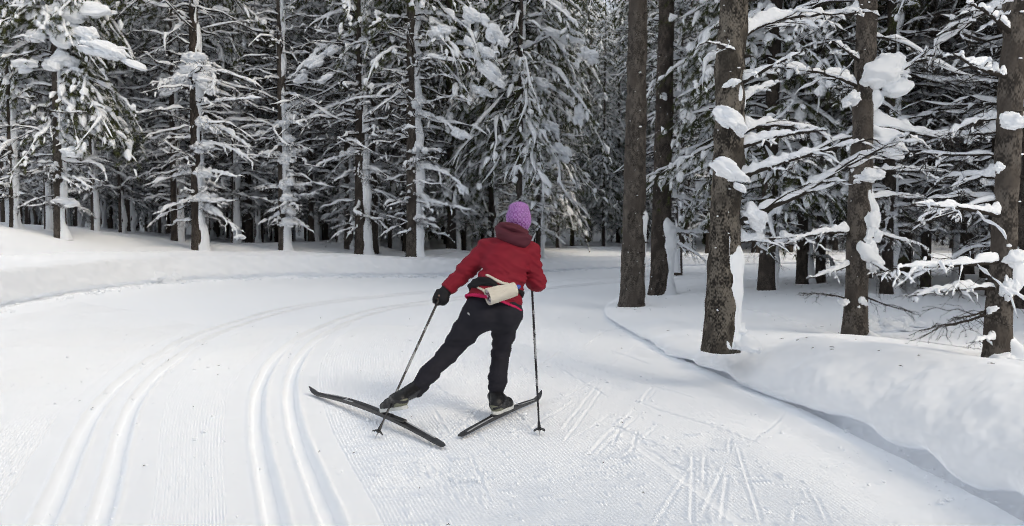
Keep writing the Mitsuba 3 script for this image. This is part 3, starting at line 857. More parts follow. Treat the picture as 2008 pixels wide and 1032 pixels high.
# left of the trail, front row: (x, Y, width, crown base, live length, plaster, lean, label)
FRONT = [
    (30, 19.5, 18, 7.2, 1.8, .75, 0, 'dark pine at the left border of the picture, trunk half wrapped in snow', 30),
    (97, 21.0, 14, 7.0, 1.6, .7, 0, 'thin pine leaning beside the left one of the green snow laden pines', 20),
    (119, 19.2, 24, 3.1, 1.7, .8, .01, 'green pine at the left with huge snow cushions on its crown', 150),
    (187, 24, 13, 7.5, 1.5, .8, 0, 'slim pine with a white plastered trunk, right of the snow cushioned green pine', 20),
    (240, 25, 12, 7.4, 1.5, .7, 0, 'slim dark pine in the left forest, second from the snow cushioned green pine', 20),
    (346, 23.5, 20, 7.6, 1.6, .7, 0, 'dark pine half hidden behind the pine with drooping snowy boughs at left', 20),
    (389, 20.6, 27, 6.6, 1.7, .62, 0, 'pine with brown trunk and fan of snowy boughs, behind the left bank', 60),
    (557, 21.6, 23, 7.8, 1.6, .9, 0, 'pine whose trunk carries upcurved tiers of snowy boughs, left of the twin trunks', 30),
    (684, 23.2, 19, 7.5, 1.6, .6, 0, 'darker trunk of the twin pines, partly behind the white streaked trunk', 20),
    (708, 21.4, 27, 7.0, 1.9, 1.25, .004, 'pine with a long white streak of snow down its right side, left of the skier', 60),
    (736, 22.4, 14, 7.6, 1.5, .9, 0, 'thin pine just right of the white streaked trunk', 10),
    (811, 20.9, 32, 5.5, 1.9, 1.25, 0, 'thick pine half dark and half plastered white, nearest to the skier on the left', 130),
    (966, 26, 19, 4.6, 1.9, .8, 0, 'pine with short dark trunk seen above the left shoulder of the skier', 40),
    (1019, 22.8, 20, 2.9, 2.6, .95, .006, 'large green pine loaded with drooping snow above the head of the skier', 260),
    (1058, 24.2, 16, 4.6, 1.9, 1.2, 0, 'pine with white plastered trunk just right of the purple hat', 200),
]
# big boughs and cushions of snow that the photograph shows on them: polylines, then (x, y, half width, half height, tilt)
BOUGHS = {
    119: ([[(122, 95), (160, 80), (215, 92), (264, 120)], [(121, 150), (150, 140), (178, 152)], [(121, 205), (160, 203), (208, 213)], [(122, 268), (145, 280), (168, 300)], [(116, 130), (80, 120), (40, 128)], [(118, 60), (70, 50), (20, 70)], [(120, 350), (150, 352), (175, 372)]],
          [(140, 62, 36, 32, -.3), (100, 22, 34, 22, .2), (172, 16, 46, 22, 0), (72, 62, 20, 16, .3), (212, 92, 44, 18, -.35), (118, 108, 24, 26, 0), (146, 292, 20, 11, 0), (44, 122, 22, 12, .2), (126, 392, 20, 10, 0), (175, 60, 18, 18, -.4)]),
    389: ([[(393, 208), (430, 200), (520, 192)], [(393, 240), (440, 255), (492, 292)], [(393, 285), (440, 288), (497, 322)], [(393, 335), (430, 340), (465, 350)], [(385, 340), (330, 350), (288, 364)], [(399, 412), (440, 430), (468, 463)], [(386, 175), (340, 160), (305, 175)], [(392, 130), (420, 150), (412, 180)], [(385, 395), (345, 402), (310, 418)]],
          [(374, 132, 32, 18, 0), (345, 152, 20, 14, .4), (398, 160, 18, 14, -.5), (386, 108, 22, 14, 0), (402, 236, 18, 15, -.4), (402, 284, 20, 11, 0), (402, 336, 18, 10, 0), (398, 382, 22, 11, 0), (330, 172, 14, 10, .4), (470, 462, 10, 6, 0)]),
    557: ([[(556, 312), (530, 302), (505, 304)], [(560, 310), (590, 298), (608, 292)], [(560, 350), (580, 364), (614, 356)], [(560, 385), (600, 384), (622, 378)], [(555, 420), (530, 430), (505, 440)], [(560, 428), (590, 440), (612, 455)], [(560, 215), (590, 205), (612, 208)], [(556, 245), (520, 262), (480, 270)]],
          [(561, 303, 15, 13, 0), (566, 350, 13, 16, -.3), (563, 385, 14, 9, 0), (566, 226, 13, 14, 0), (563, 432, 16, 10, 0), (566, 268, 12, 9, 0), (566, 405, 13, 12, 0)]),
    708: ([[(702, 66), (640, 92), (572, 152)], [(702, 128), (650, 148), (608, 166)], [(716, 92), (770, 104), (862, 126)], [(702, 195), (640, 215), (590, 240)], [(703, 302), (660, 310), (615, 330)], [(702, 20), (650, 30), (600, 55)]],
          [(612, 118, 20, 12, .5), (650, 92, 16, 10, .4), (722, 84, 14, 16, -.6), (590, 148, 14, 10, .4), (640, 150, 12, 8, .3)]),
    811: ([[(816, 92), (880, 88), (925, 92), (985, 140)], [(816, 30), (880, 35), (930, 70)], [(816, 225), (860, 235), (900, 262)], [(818, 330), (870, 340), (912, 375)], [(818, 392), (870, 402), (925, 412)], [(806, 160), (770, 170), (735, 190)]],
          [(938, 92, 22, 22, -.5), (962, 128, 24, 20, -.6), (948, 176, 18, 12, -.4), (930, 25, 22, 18, -.5), (970, 60, 18, 20, -.5), (822, 192, 12, 13, 0), (822, 280, 12, 16, 0), (900, 258, 16, 12, -.5), (905, 365, 12, 10, -.5), (870, 55, 20, 12, 0)]),
    1019: ([[(1022, 98), (1065, 78), (1118, 62), (1150, 90)], [(1022, 160), (1070, 170), (1120, 205), (1140, 240)], [(1022, 230), (1065, 240), (1100, 285)], [(1015, 120), (985, 120), (955, 150)], [(1022, 40), (1070, 30), (1130, 40)]],
          [(1108, 68, 28, 14, -.3), (1012, 118, 14, 18, 0), (1138, 214, 11, 22, -.3), (1098, 290, 17, 17, -.5), (1075, 240, 18, 12, -.3), (1045, 250, 14, 15, 0), (1150, 100, 16, 14, -.4), (1062, 160, 20, 12, -.3)]),
}
for i, (px, Y, w, cz, Ll, pl, ln, lab, cl) in enumerate(FRONT):
    p, r0 = at_depth(px, Y, w)
    if w < 15 or w == 20 and cz > 5:
        plant_copy(p, r0, (0, 1)[i % 2], lab, 12 * i - 40)
        continue
    live = cz < 5.6
    key = plant(pine(500 + i, 12.5 + (i % 4), r0 * .92, .8, cz, 1.45, Ll, c0=p, lean=(ln, 0), nt=9 if live else 8, plast=pl, dens=1.15, needles=7, bark_sides=12, rings=20,
               snow=1.45, clump=cl, droop_live=1.0 if live else .75), lab, mats={'trunk': 'm_bark_brown' if i % 3 else 'm_bark_dark', 'trunk__snow': 'm_snow'})
    rb = np.random.RandomState(4000 + i)
    for pl_ in BOUGHS.get(px, ((), ()))[0]:
        dy = rb.uniform(-1.1, -.2)
        q = [P(x, y, Y + dy * k / (len(pl_) - 1) - .05) for k, (x, y) in enumerate(pl_)]
        b_, s_ = limb(rb, q, .022, .085, .105, 9, False, .36, False)
        bk = numbered(key + '__bough')
        scene[bk] = mikit.ply(b_, 'm_twig', True)
        scene[bk + '__snow'] = mikit.ply(s_, 'm_snow', True)
    for x, y, rx, rz, tl_ in BOUGHS.get(px, ((), ()))[1]:
        lumpy_snow(key, clump_lumps(rb, x, y, rx, rz, Y, -.35 if abs(x - px) < 25 else rb.uniform(-.9, -.4), tl_))

# ------------------------------------------------------------------ the forest behind: copies of a few pines
rg = np.random.RandomState(77)
taken = [tuple(w[:2]) for w in HERO_WELLS] + [((f[0] - 1004) / FPX * f[1], f[1]) for f in FRONT]
spots = []
for n_try in range(60000):
    a = rg.uniform(-.80, .80); r = math.sqrt(rg.uniform(13 ** 2, 52 ** 2))
    x, y = r * math.sin(a), r * math.cos(a)
    if abs(x / max(y, .1)) > .74:
        continue
    if x < 2.0 and y < 23.5 - .15 * min(0, x + 4):      # the open left bank
        continue
    gap = 1.45 if x > 3 and y < 23 else 1.45 + .012 * r
    if min(((x - u) ** 2 + (y - v) ** 2) for u, v in taken) < gap * gap:
        continue
    if .035 < x / y < .155 and r < 60 or .0 < x / y < .20 and 22 < r < 37:     # the opening where the trail runs on
        continue
    taken.append((x, y)); spots.append((x, y, r))
xy = np.array([s[:2] for s in spots])
z, o, right = floor_z(xy[:, 0], xy[:, 1], True)
spots = sorted([(s[2], s[0], s[1], float(zz)) for s, zz, oo, rt in zip(spots, z, o, right) if oo > (1.5 if rt else 2.2)])
spots = spots[:285]
NEAR_OF = [(30, 'the dark pine at the left border'), (119, 'the snow cushioned green pine'), (250, 'the slim white plastered trunk at left'), (389, 'the pine with fanned snowy boughs'), (470, 'the gap right of the fanned pine'),
           (557, 'the pine with upcurved snowy tiers'), (630, 'the gap left of the twin trunks'), (708, 'the white streaked pine'), (811, 'the thick half plastered pine'), (900, 'the gap left of the hat'), (1019, 'the green pine above the skier'),
           (1140, 'the bend of the trail'), (1240, 'the straight trunk at the bend'), (1330, 'the dark trunk at the bend'), (1414, 'the patchy trunk with snow wedges'), (1540, 'the gap right of the patchy trunk'), (1690, 'the leaning brown pine'), (1820, 'the gap right of the leaning pine'), (1975, 'the trunk at the right border')]
for k, (r, x, y, zz) in enumerate(spots):
    far = r > 36
    mid = abs(x) < 5.5                          # down the corridor the crowns reach lower
    j = (rg.choice([2, 3]) if mid or rg.rand() < .25 else rg.choice([0, 1])) if far else (rg.choice([4, 5, 2]) if mid else rg.choice([0, 1, 2, 3, 4], p=[.3, .27, .2, .18, .05]))
    px = 1004 + FPX * x / y
    who = min(NEAR_OF, key=lambda q: abs(q[0] - px))[1]
    row = 'near' if r < (24 if px > 1230 else 29) else 'mid distance' if r < 37 else 'far'
    key = thing('pine_tree', f'{row} snowy pine in the forest behind {who}', 'tree', f'{row} pines behind {who}')
    sc = rg.uniform(.85, 1.2)
    scene[key] = {'type': 'instance', 'to_world': T().translate([x, y, zz - .05]).rotate([0, 0, 1], rg.uniform(-50, 50)).rotate([1, 0, 0], rg.uniform(-2, 2)).scale([sc, sc, sc * rg.uniform(.9, 1.1)]),
                  'group': {'type': 'ref', 'id': f"{'far' if far else 'near'}_kind_{j}"}}
    stuff_labels(key, FARP[j] if far else PROTO[j])
# frosted pines standing in the opening beyond the bend
for px, y, j, sc, lab in [(1094, 33.5, 5, .62, 'small frosted pine beyond the bend, nearest to the hat'), (1122, 38, 4, .8, 'frosted pine in the middle of the opening beyond the bend'), (1152, 43, 5, .85, 'farthest frosted pine in the opening beyond the bend'),
                          (1184, 37, 4, .7, 'slim frosted pine in the opening, left of the straight brown trunk'), (1212, 42, 5, .8, 'frosted pine half hidden by the straight brown trunk at the bend')]:
    x = (px - 1004) / FPX * y
    key = thing('pine_tree', lab, 'tree')
    scene[key] = {'type': 'instance', 'to_world': T().translate([x, y, float(floor_z(x, y)) - .05]).rotate([0, 0, 1], px % 90).scale([sc, sc, sc]), 'group': {'type': 'ref', 'id': f'near_kind_{j}'}}
    stuff_labels(key, PROTO[j])
# pines just outside the right border, which shade the bank and the floor
for x, y in [(8.8, 8.8), (8.4, 6.2), (10.6, 7.6), (10.4, 10.2), (12.6, 11.4), (13.0, 8.6), (15.5, 7.0), (10.8, 5.2), (16.0, 10.6), (14.2, 13.0)]:
    key = thing('pine_tree', 'pine standing just outside the right border of the picture', 'tree', 'pines beyond the right border')
    j = rg.choice([0, 2, 3])
    scene[key] = {'type': 'instance', 'to_world': T().translate([x, y, float(floor_z(x, y)) - .05]).rotate([0, 0, 1], rg.uniform(-50, 50)), 'group': {'type': 'ref', 'id': f'near_kind_{j}'}}
    stuff_labels(key, PROTO[j])
# the wood that closes the view
n_far = 0
tk = []
for n_try in range(20000):
    a = rg.uniform(-.78, .78); r = math.sqrt(rg.uniform(46 ** 2, 92 ** 2))
    x, y = r * math.sin(a), r * math.cos(a)
    if abs(x / y) > .74 or (tk and min(((x - u) ** 2 + (y - v) ** 2) for u, v in tk) < 3.4 ** 2) or n_far >= 300 or (.035 < x / y < .15 and rg.rand() < .6):
        continue
    if min(((x - s[1]) ** 2 + (y - s[2]) ** 2) for s in spots) < 5:
        continue
    tk.append((x, y)); n_far += 1
    sc = rg.uniform(1, 1.35)
    scene[f'distant_forest__{n_far:03d}'] = {'type': 'instance', 'to_world': T().translate([x, y, float(floor_z(x, y)) - .1]).rotate([0, 0, 1], rg.uniform(0, 360)).scale([sc, sc, sc]),
                                            'group': {'type': 'ref', 'id': f'far_kind_{rg.choice(4)}'}}
labels['distant_forest'] = {'label': 'far snowy pine forest closing the view on rising ground', 'category': 'forest', 'kind': 'stuff'}
# ------------------------------------------------------------------ the skier: signed distance fields made into meshes


def surface_net(f, lo, hi, h):
    lo, hi = np.array(lo, float), np.array(hi, float)
    n = np.ceil((hi - lo) / h).astype(int) + 1
    ax = [lo[k] + h * np.arange(n[k]) for k in range(3)]
    G = np.stack(np.meshgrid(*ax, indexing='ij'), -1)
    D = f(G.reshape(-1, 3)).reshape(n)
    S = D < 0
    corners = [(a, b, c) for a in (0, 1) for b in (0, 1) for c in (0, 1)]
    sl = lambda o: tuple(slice(o[k], n[k] - 1 + o[k]) for k in range(3))
    cnt = sum(S[sl(o)].astype(int) for o in corners)
    act = (cnt > 0) & (cnt < 8)
    ids = -np.ones(act.shape, int); cells = np.argwhere(act); ids[act] = np.arange(len(cells))
    acc = np.zeros((len(cells), 3)); num = np.zeros(len(cells))
    for i, a in enumerate(corners):
        for b in corners[i + 1:]:
            if sum(abs(a[k] - b[k]) for k in range(3)) != 1:
                continue
            ia, ib = cells + a, cells + b
            da, db = D[tuple(ia.T)], D[tuple(ib.T)]
            cr = (da < 0) != (db < 0)
            t = np.where(cr, da / np.where(cr, da - db, 1), 0)[:, None]
            acc += np.where(cr[:, None], ia + (ib - ia) * t, 0); num += cr
    V = lo + h * acc / num[:, None]
    F = []
    for k in range(3):
        e = np.eye(3, dtype=int)[k]; u, v = np.eye(3, dtype=int)[(k + 1) % 3], np.eye(3, dtype=int)[(k + 2) % 3]
        a = S[tuple(slice(0, n[j] - e[j]) for j in range(3))]; b = S[tuple(slice(e[j], n[j]) for j in range(3))]
        for flip, m in ((False, a & ~b), (True, ~a & b)):
            q = np.argwhere(m)
            q = q[((q[:, (k + 1) % 3] > 0) & (q[:, (k + 2) % 3] > 0) & (q < np.array(act.shape)).all(1))]
            if not len(q):
                continue
            quad = np.stack([ids[tuple((q - u - v).T)], ids[tuple((q - v).T)], ids[tuple(q.T)], ids[tuple((q - u).T)]], 1)
            F.append(quad[:, ::-1] if flip else quad)
    if not F:
        raise ValueError('empty surface', lo, hi)
    F = np.vstack(F)
    F = F[(F >= 0).all(1)]
    return V, np.vstack([F[:, [0, 1, 2]], F[:, [0, 2, 3]]])


def cone(p, a, b, ra, rb):
    a, b = np.asarray(a), np.asarray(b); ab = b - a
    t = np.clip((p - a) @ ab / (ab @ ab), 0, 1)
    return np.linalg.norm(p - a - t[:, None] * ab, axis=1) - (ra + (rb - ra) * t)


def smin(a, b, k):
    h = np.clip(.5 + .5 * (b - a) / k, 0, 1)
    return b * (1 - h) + a * h - k * h * (1 - h)


def ell(p, c, r, R=None):
    q = p - np.asarray(c)
    if R is not None:
        q = q @ np.asarray(R).T
    r = np.asarray(r)
    k0 = np.linalg.norm(q / r, axis=1); k1 = np.linalg.norm(q / r ** 2, axis=1)
    return k0 * (k0 - 1) / np.maximum(k1, 1e-9)


def chain(p, pts, k=.03):
    d = None
    for (a, ra), (b, rb) in zip(pts[:-1], pts[1:]):
        c = cone(p, a, b, ra, rb)
        d = c if d is None else smin(d, c, k)
    return d


def box_of(*pts, pad=.2):
    q = np.array(pts)
    return q.min(0) - pad, q.max(0) + pad


# fabric and skin
mat('m_jacket', pr(lambda p, n, uv: mix((.165, .007, .017), (.225, .011, .025), fbm(p.x * 18, p.y * 18, p.z * 18))), .75, .25, lambda p, n, uv: noise(p.x * 420, p.y * 420, p.z * 420) * .0006 + fbm(p.x * 14, p.y * 14, p.z * 40) * .006, 1.0, 8e-4)
mat('m_hood', (.080, .016, .026), .7, .25, lambda p, n, uv: fbm(p.x * 22, p.y * 22, p.z * 50) * .005, 1.0, 1e-3)
mat('m_hem', (.42, .012, .075), .7, .25)
mat('m_trousers', pr(lambda p, n, uv: mix((.011, .011, .015), (.022, .021, .029), fbm(p.x * 12, p.y * 12, p.z * 12))), .8, .2, lambda p, n, uv: fbm(p.x * 20, p.y * 20, p.z * 60) * .005, 1.0, 1e-3)
mat('m_glove', (.012, .012, .014), .75, .25, lambda p, n, uv: fbm(p.x * 60, p.y * 60, p.z * 60) * .003, 1.0, 8e-4)
mat('m_black', (.012, .012, .014), .4, .5)
mat('m_black_cloth', (.012, .012, .014), .85, .2)
mat('m_boot', (.009, .009, .010), .5, .4)
mat('m_boot_heel', (.17, .175, .13), .6, .3)
mat('m_boot_sole', (.55, .56, .54), .6, .3)
mat('m_cream', pr(lambda p, n, uv: mix((.52, .48, .40), (.64, .60, .52), fbm(p.x * 20, p.y * 20, p.z * 20))), .85, .2)
mat('m_ski_top', pr(lambda p, n, uv: mix((.012, .012, .014), (.03, .03, .033), noise(p.x * 30, p.y * 30, p.z * 30))), .35, .5, clearcoat=.3)
mat('m_ski_light', (.38, .39, .40), .45, .5)
mat('m_grey', (.30, .31, .32), .5, .4)
mat('m_pole', (.014, .014, .016), .35, .5)
mat('m_skin', (.45, .27, .20), .5, .4)
mat('m_blue', (.03, .07, .33), .35, .5)
mat('m_bottle', pr(lambda p, n, uv: mix((.03, .025, .03), (.42, .38, .42), sst(.45, .6, fbm(p.x * 60, p.y * 60, p.z * 60)))), .25, .6)
HATC = P(1017, 431, 6.15)


def hat_col(p, n, uv):
    x, y, z = p.x - HATC[0], p.y - HATC[1], p.z - HATC[2]
    a = dr.atan2(x, -y) * (.105 / .040) + .25
    b = (z + .02) / .040
    ca, cb = a - dr.floor(a) - .5, b - dr.floor(b) - .5
    r = dr.sqrt(ca * ca + cb * cb)
    ring = sst(.10, .05, dr.abs(r - .27))
    d1 = dr.abs((a + b) - dr.floor(a + b) - .5); d2 = dr.abs((a - b) - dr.floor(a - b) - .5)
    line = dr.maximum(sst(.13, .06, .5 - d1), sst(.13, .06, .5 - d2)) * sst(.36, .42, r)
    dot = sst(.11, .06, r)
    m = dr.clip(dr.maximum(dr.maximum(ring, line), dot), 0, 1) * (.75 + .25 * noise(p.x * 160, p.y * 160, p.z * 160))
    return mix(mix((.12, .012, .17), (.19, .022, .24), noise(p.x * 25, p.y * 25, p.z * 25)), (.56, .38, .63), m)


mat('m_hat', pr(hat_col), .9, .15, lambda p, n, uv: noise(p.x * 260, p.y * 260, p.z * 260) * .0015, 1.0, 8e-4)

key = thing('person', 'skier in red jacket, black trousers and purple patterned hat, seen from behind mid stride', 'person')

# --- joints
hemC, neckC = P(967, 596, 5.83), P(1007, 468, 6.05)
RT = P(1022, 607, 5.83) - P(911, 586, 5.83); RT /= np.linalg.norm(RT)
RTs = P(1050, 491, 6.06) - P(944, 482, 6.06); RTs /= np.linalg.norm(RTs)
AX = neckC - hemC; AL = np.linalg.norm(AX); AX = AX / AL
shL, elL, wrL = P(957, 489, 6.06), P(911, 533, 6.03), P(877, 568, 5.98)
shR, elR, wrR = P(1037, 494, 6.08), P(1051, 553, 6.06), P(1039, 541, 6.31)
haL, haR = P(862, 584, 5.95), P(1042, 545, 6.40)
hpL, knL, anL = P(942, 612, 5.85), P(878, 695, 5.80), P(812, 770, 5.62)
hpR, knR, anR = P(992, 614, 5.84), P(983, 692, 5.98), P(972, 784, 5.84)
headC = P(1017, 436, 6.17)


def torso(p, grow_=0.0):
    q = p - hemC
    t = q @ AX / AL
    tc = np.clip(t, -.02, 1.02)
    ctr = hemC + AX * (tc * AL)[:, None]
    w = tc[:, None]
    rt = RT * (1 - w) + RTs * w; rt /= np.linalg.norm(rt, axis=1, keepdims=True)
    rt = rt - (rt @ AX)[:, None] * AX * .6; rt /= np.linalg.norm(rt, axis=1, keepdims=True)
    fd = np.cross(AX, rt); fd /= np.linalg.norm(fd, axis=1, keepdims=True)
    d = p - ctr
    hw = np.interp(tc, [0, .12, .28, .45, .62, .78, .9, 1.0], [.212, .200, .180, .176, .184, .180, .135, .075])
    hd = np.interp(tc, [0, .12, .28, .45, .62, .78, .9, 1.0], [.150, .142, .122, .120, .128, .120, .095, .070])
    shift = np.interp(tc, [0, .28, .6, 1], [.012, .006, .0, .0])
    x = (d * rt).sum(1) - shift; y = (d * fd).sum(1); z = (d * AX).sum(1)
    r = np.sqrt((x / hw) ** 2 + (y / hd) ** 2 + (z / .08) ** 2)
    return (r - 1) * np.minimum(hw, hd) - grow_, t


def folds(p, a=1.0):
    f = nz(p, [9, 9, 34], 3) * .024 + nz(p + [0, 0, 1] * (p[:, :1] * .5), [5, 5, 24], 5) * .024 + nz(p, 45, 6) * .003
    t_ = (p - hemC) @ AX / AL
    m = np.exp(-((t_ - .42) / .16) ** 2) + .6 * np.exp(-((t_ - .75) / .12) ** 2)
    w = np.sin(2 * np.pi * (p @ AX / .052 + 1.6 * p[:, 0] + 2.2 * nz(p, 7, 17)))
    return f * a + .006 * m * w * np.clip(.5 + 2.5 * nz(p, 5, 18), 0, 1)


def jacket(p):
    d, t = torso(p)
    d = smin(d, cone(p, shL, shR, .082, .082), .06)
    al = chain(p, [(shL, .086), (elL, .071), (wrL, .056)])
    ar = chain(p, [(shR, .084), (elR, .074), (wrR, .050)])
    d = smin(d, smin(al, 9 + al * 0, .01), .045)
    d = smin(d, ar, .035)
    d = d + folds(p, .75)
    # open at hem and cuffs
    cut = -(p - hemC) @ AX - .008
    d = np.maximum(d, cut)
    d = np.maximum(d, np.where(np.linalg.norm(p - wrL, axis=1) < .16, (p - wrL) @ ((wrL - elL) / np.linalg.norm(wrL - elL)) - .005, -1))
    return np.maximum(d, np.where(np.linalg.norm(p - wrR, axis=1) < .14, (p - wrR) @ ((wrR - elR) / np.linalg.norm(wrR - elR)) - .02, -1))


lo, hi = box_of(hemC, neckC, shL, shR, elL, elR, wrL, wrR, pad=.24)
add('jacket', surface_net(jacket, lo, hi, .0095), 'm_jacket', True, key)
pack_q = P(930, 552, 5.7)


def slab(p, c, nrm, half):
    return np.abs((p - c) @ nrm) - half


hemN = AX
add('jacket_hem', surface_net(lambda p: np.maximum(np.abs(torso(p)[0] + folds(p, .75) - .002) - .007, slab(p, hemC - AX * .006, hemN, .013)), *box_of(hemC, pad=.34), .0095), 'm_hem', True, key)
# hood lying on the back of the neck
HR = np.array([RTs, np.cross(AX, RTs), AX])
hoodC = P(1007, 459, 5.985)


def hood(p):
    q = (p - hoodC) @ HR.T
    a = ell(p, hoodC, (.148, .085, .082), HR)
    sag = ell(p, hoodC - AX * .045 + HR[1] * -.0, (.110, .082, .055), HR)
    d = smin(a, sag, .05)
    d = d + .030 * np.exp(-((q[:, 2] + .012 - .25 * q[:, 0] ** 2 * 8) / .014) ** 2) * (np.abs(q[:, 0]) < .14) * (1 - (q[:, 0] / .15) ** 2) + .016 * np.exp(-((q[:, 2] - .035) / .012) ** 2) * (q[:, 0] > -.06)
    return d + nz(p, [12, 12, 30], 8) * .014


add('hood', surface_net(hood, *box_of(hoodC, pad=.22), .008), 'm_hood', True, key)


def hat(p):
    d = ell(p, headC + [.0, 0, .030], (.100, .112, .128))
    d = smin(d, ell(p, headC + [-.082, .02, -.065], (.030, .045, .05)), .04)      # ear flap
    d = np.maximum(d, (headC[2] - .105) - p[:, 2])
    top = (p[:, 2] - headC[2] - .120)
    d = smin(d, ell(p, headC + [.0, 0, .125], (.07, .07, .03)), .03)
    return d + nz(p, 28, 4) * .008


add('hat', surface_net(hat, *box_of(headC, pad=.22), .0065), 'm_hat', True, key)


# the body under the clothes: one surface, with a face
def body(p):
    d = ell(p, headC, (.073, .094, .112))
    fc = headC + [0, .085, -.015]
    d = smin(d, cone(p, fc + [0, .0, .02], fc + [0, .026, -.012], .010, .014), .012)      # nose
    d = smin(d, ell(p, headC + [0, .060, -.085], (.042, .040, .034)), .03)              # chin
    for s in (-1, 1):
        d = smin(d, ell(p, headC + [s * .076, -.002, -.012], (.010, .022, .032)), .008)     # ears
        d = np.maximum(d, -ell(p, headC + [s * .031, .100, .012], (.015, .014, .009)))      # eye sockets
        d = smin(d, ell(p, headC + [s * .031, .083, .012], (.012, .012, .011)), .003)
    d = np.maximum(d, -ell(p, headC + [0, .105, -.062], (.024, .012, .004)))                # mouth
    d = smin(d, cone(p, headC - [0, .01, .08], neckC - AX * .04, .055, .060), .03)
    q, _ = torso(p, -.06)
    d = smin(d, np.maximum(q, 0 * q - 1), .04)
    d = smin(d, chain(p, [(shL, .055), (elL, .042), (wrL, .030), (haL, .032)]), .04)
    d = smin(d, chain(p, [(shR, .055), (elR, .042), (wrR, .030), (haR, .030)]), .04)
    d = smin(d, cone(p, hpL, hpR, .10, .10), .05)
    d = smin(d, chain(p, [(hpL, .085), (knL, .055), (anL, .034)]), .04)
    return smin(d, chain(p, [(hpR, .085), (knR, .055), (anR, .034)]), .04)


lo, hi = box_of(headC, hpL, knL, knR, anL, anR, haL, haR, elR, pad=.17)
add('body', surface_net(body, lo, hi, .013), 'm_skin', True, key)


def trousers(p):
    hip = cone(p, hpL + [.035, 0, .035], hpR + [-.012, 0, .03], .126, .118)
    hip = smin(hip, ell(p, P(950, 622, 5.80), (.135, .14, .105)), .05)
    hip = smin(hip, ell(p, P(993, 620, 5.79), (.108, .135, .105)), .05)
    l = chain(p, [(hpL + [-.01, 0, 0], .124), ((hpL + knL) / 2, .098), (knL, .070), ((knL + anL) / 2 + [-.012, -.02, 0], .068), (anL + [.008, 0, .01], .057)])
    r = chain(p, [(hpR, .116), ((hpR + knR) / 2, .088), (knR, .070), ((knR + anR) / 2 + [-.006, -.03, 0], .068), (anR + [0, 0, .01], .058)])
    d = smin(np.minimum(l, r) * 0 + smin(l, r, .03), hip, .06)
    low = np.exp(-np.minimum(np.linalg.norm(p - knL, axis=1), np.linalg.norm(p - knR, axis=1)) ** 2 / .02) + np.exp(-np.minimum(np.linalg.norm(p - anL, axis=1), np.linalg.norm(p - anR, axis=1)) ** 2 / .03)
    d = d + nz(p, [7, 7, 28], 14) * (.010 + .018 * low) + nz(p, [12, 12, 48], 15) * (.005 + .012 * low) + nz(p, 30, 16) * .004
    d = np.maximum(d, (p - (hemC + AX * .09)) @ AX)
    for kn, an in ((knL, anL), (knR, anR)):
        ax = (an - kn) / np.linalg.norm(an - kn)
        d = np.maximum(d, np.where(np.linalg.norm(p - an, axis=1) < .15, (p - an) @ ax - .02, -1))
    return d


lo, hi = box_of(hpL, hpR, knL, knR, anL, anR, pad=.19)
add('trousers', surface_net(trousers, lo, hi, .0105), 'm_trousers', True, key)
# small reflective tab on the left thigh
tb = P(923, 619, 5.725); td = P(929, 625, 5.725) - P(917, 613, 5.725)
k_ = add('reflective_tab', tubes(np.array([[tb - td * .5, tb, tb + td * .5]]) + np.array([0, -.012, 0]), np.array([[.006, .007, .006]]), 8), 'm_grey', True, key)
labels[k_] = {'label': 'small grey reflective tab on the left thigh of the trousers'}


# --- gloves: palm, five fingers closed round the pole
def glove(hand, wrist, pole_dir, side, cuff):
    pd = pole_dir / np.linalg.norm(pole_dir)
    arm = hand - wrist; arm = arm - (arm @ pd) * pd; arm /= np.linalg.norm(arm)
    out = np.cross(pd, arm) * side
    segs = []
    for i, (o, L) in enumerate(zip((.034, .012, -.011, -.033), (.95, 1.05, 1.0, .85))):
        b = hand + pd * o
        pts = [b + out * .030 - arm * .020, b + out * .036 + arm * .022 * L, b + out * .006 + arm * .045 * L, b - out * .026 + arm * .026 * L, b - out * .028 + arm * .002]
        segs.append([(q, r) for q, r in zip(pts, (.0145, .0145, .0135, .0125, .0105))])
    th = [hand + pd * .030 - arm * .035 + out * .006, hand + pd * .052 - arm * .012 - out * .022, hand + pd * .040 + arm * .020 - out * .036]
    segs.append([(q, r) for q, r in zip(th, (.018, .016, .012))])

    def f(p):
        d = smin(cone(p, wrist, hand - arm * .035 + out * .012, .036, .036), ell(p, hand - arm * .018 + out * .022, (.040, .040, .046)), .03)
        for s_ in segs:
            d = smin(d, chain(p, s_, .008), .007)
        a = (wrist - hand) / np.linalg.norm(wrist - hand)
        d = smin(d, cone(p, wrist - a * .015, wrist + a * cuff, .044, .054), .015)
        d = np.maximum(d, (p - wrist - a * cuff) @ a)
        return d + nz(p, 40, 9) * .004
    return surface_net(f, *box_of(hand, wrist, pad=.12), .005)


baL, baR = PG(737, 857), PG(1058, 852)
pL, pR = haL - baL, haR - baR
add('glove', glove(haL, wrL + (haL - wrL) * .25, pL, -1, .045), 'm_glove', True, key)
add('glove', glove(haR, wrR + (haR - wrR) * .15, pR, 1, .02), 'm_glove', True, key)


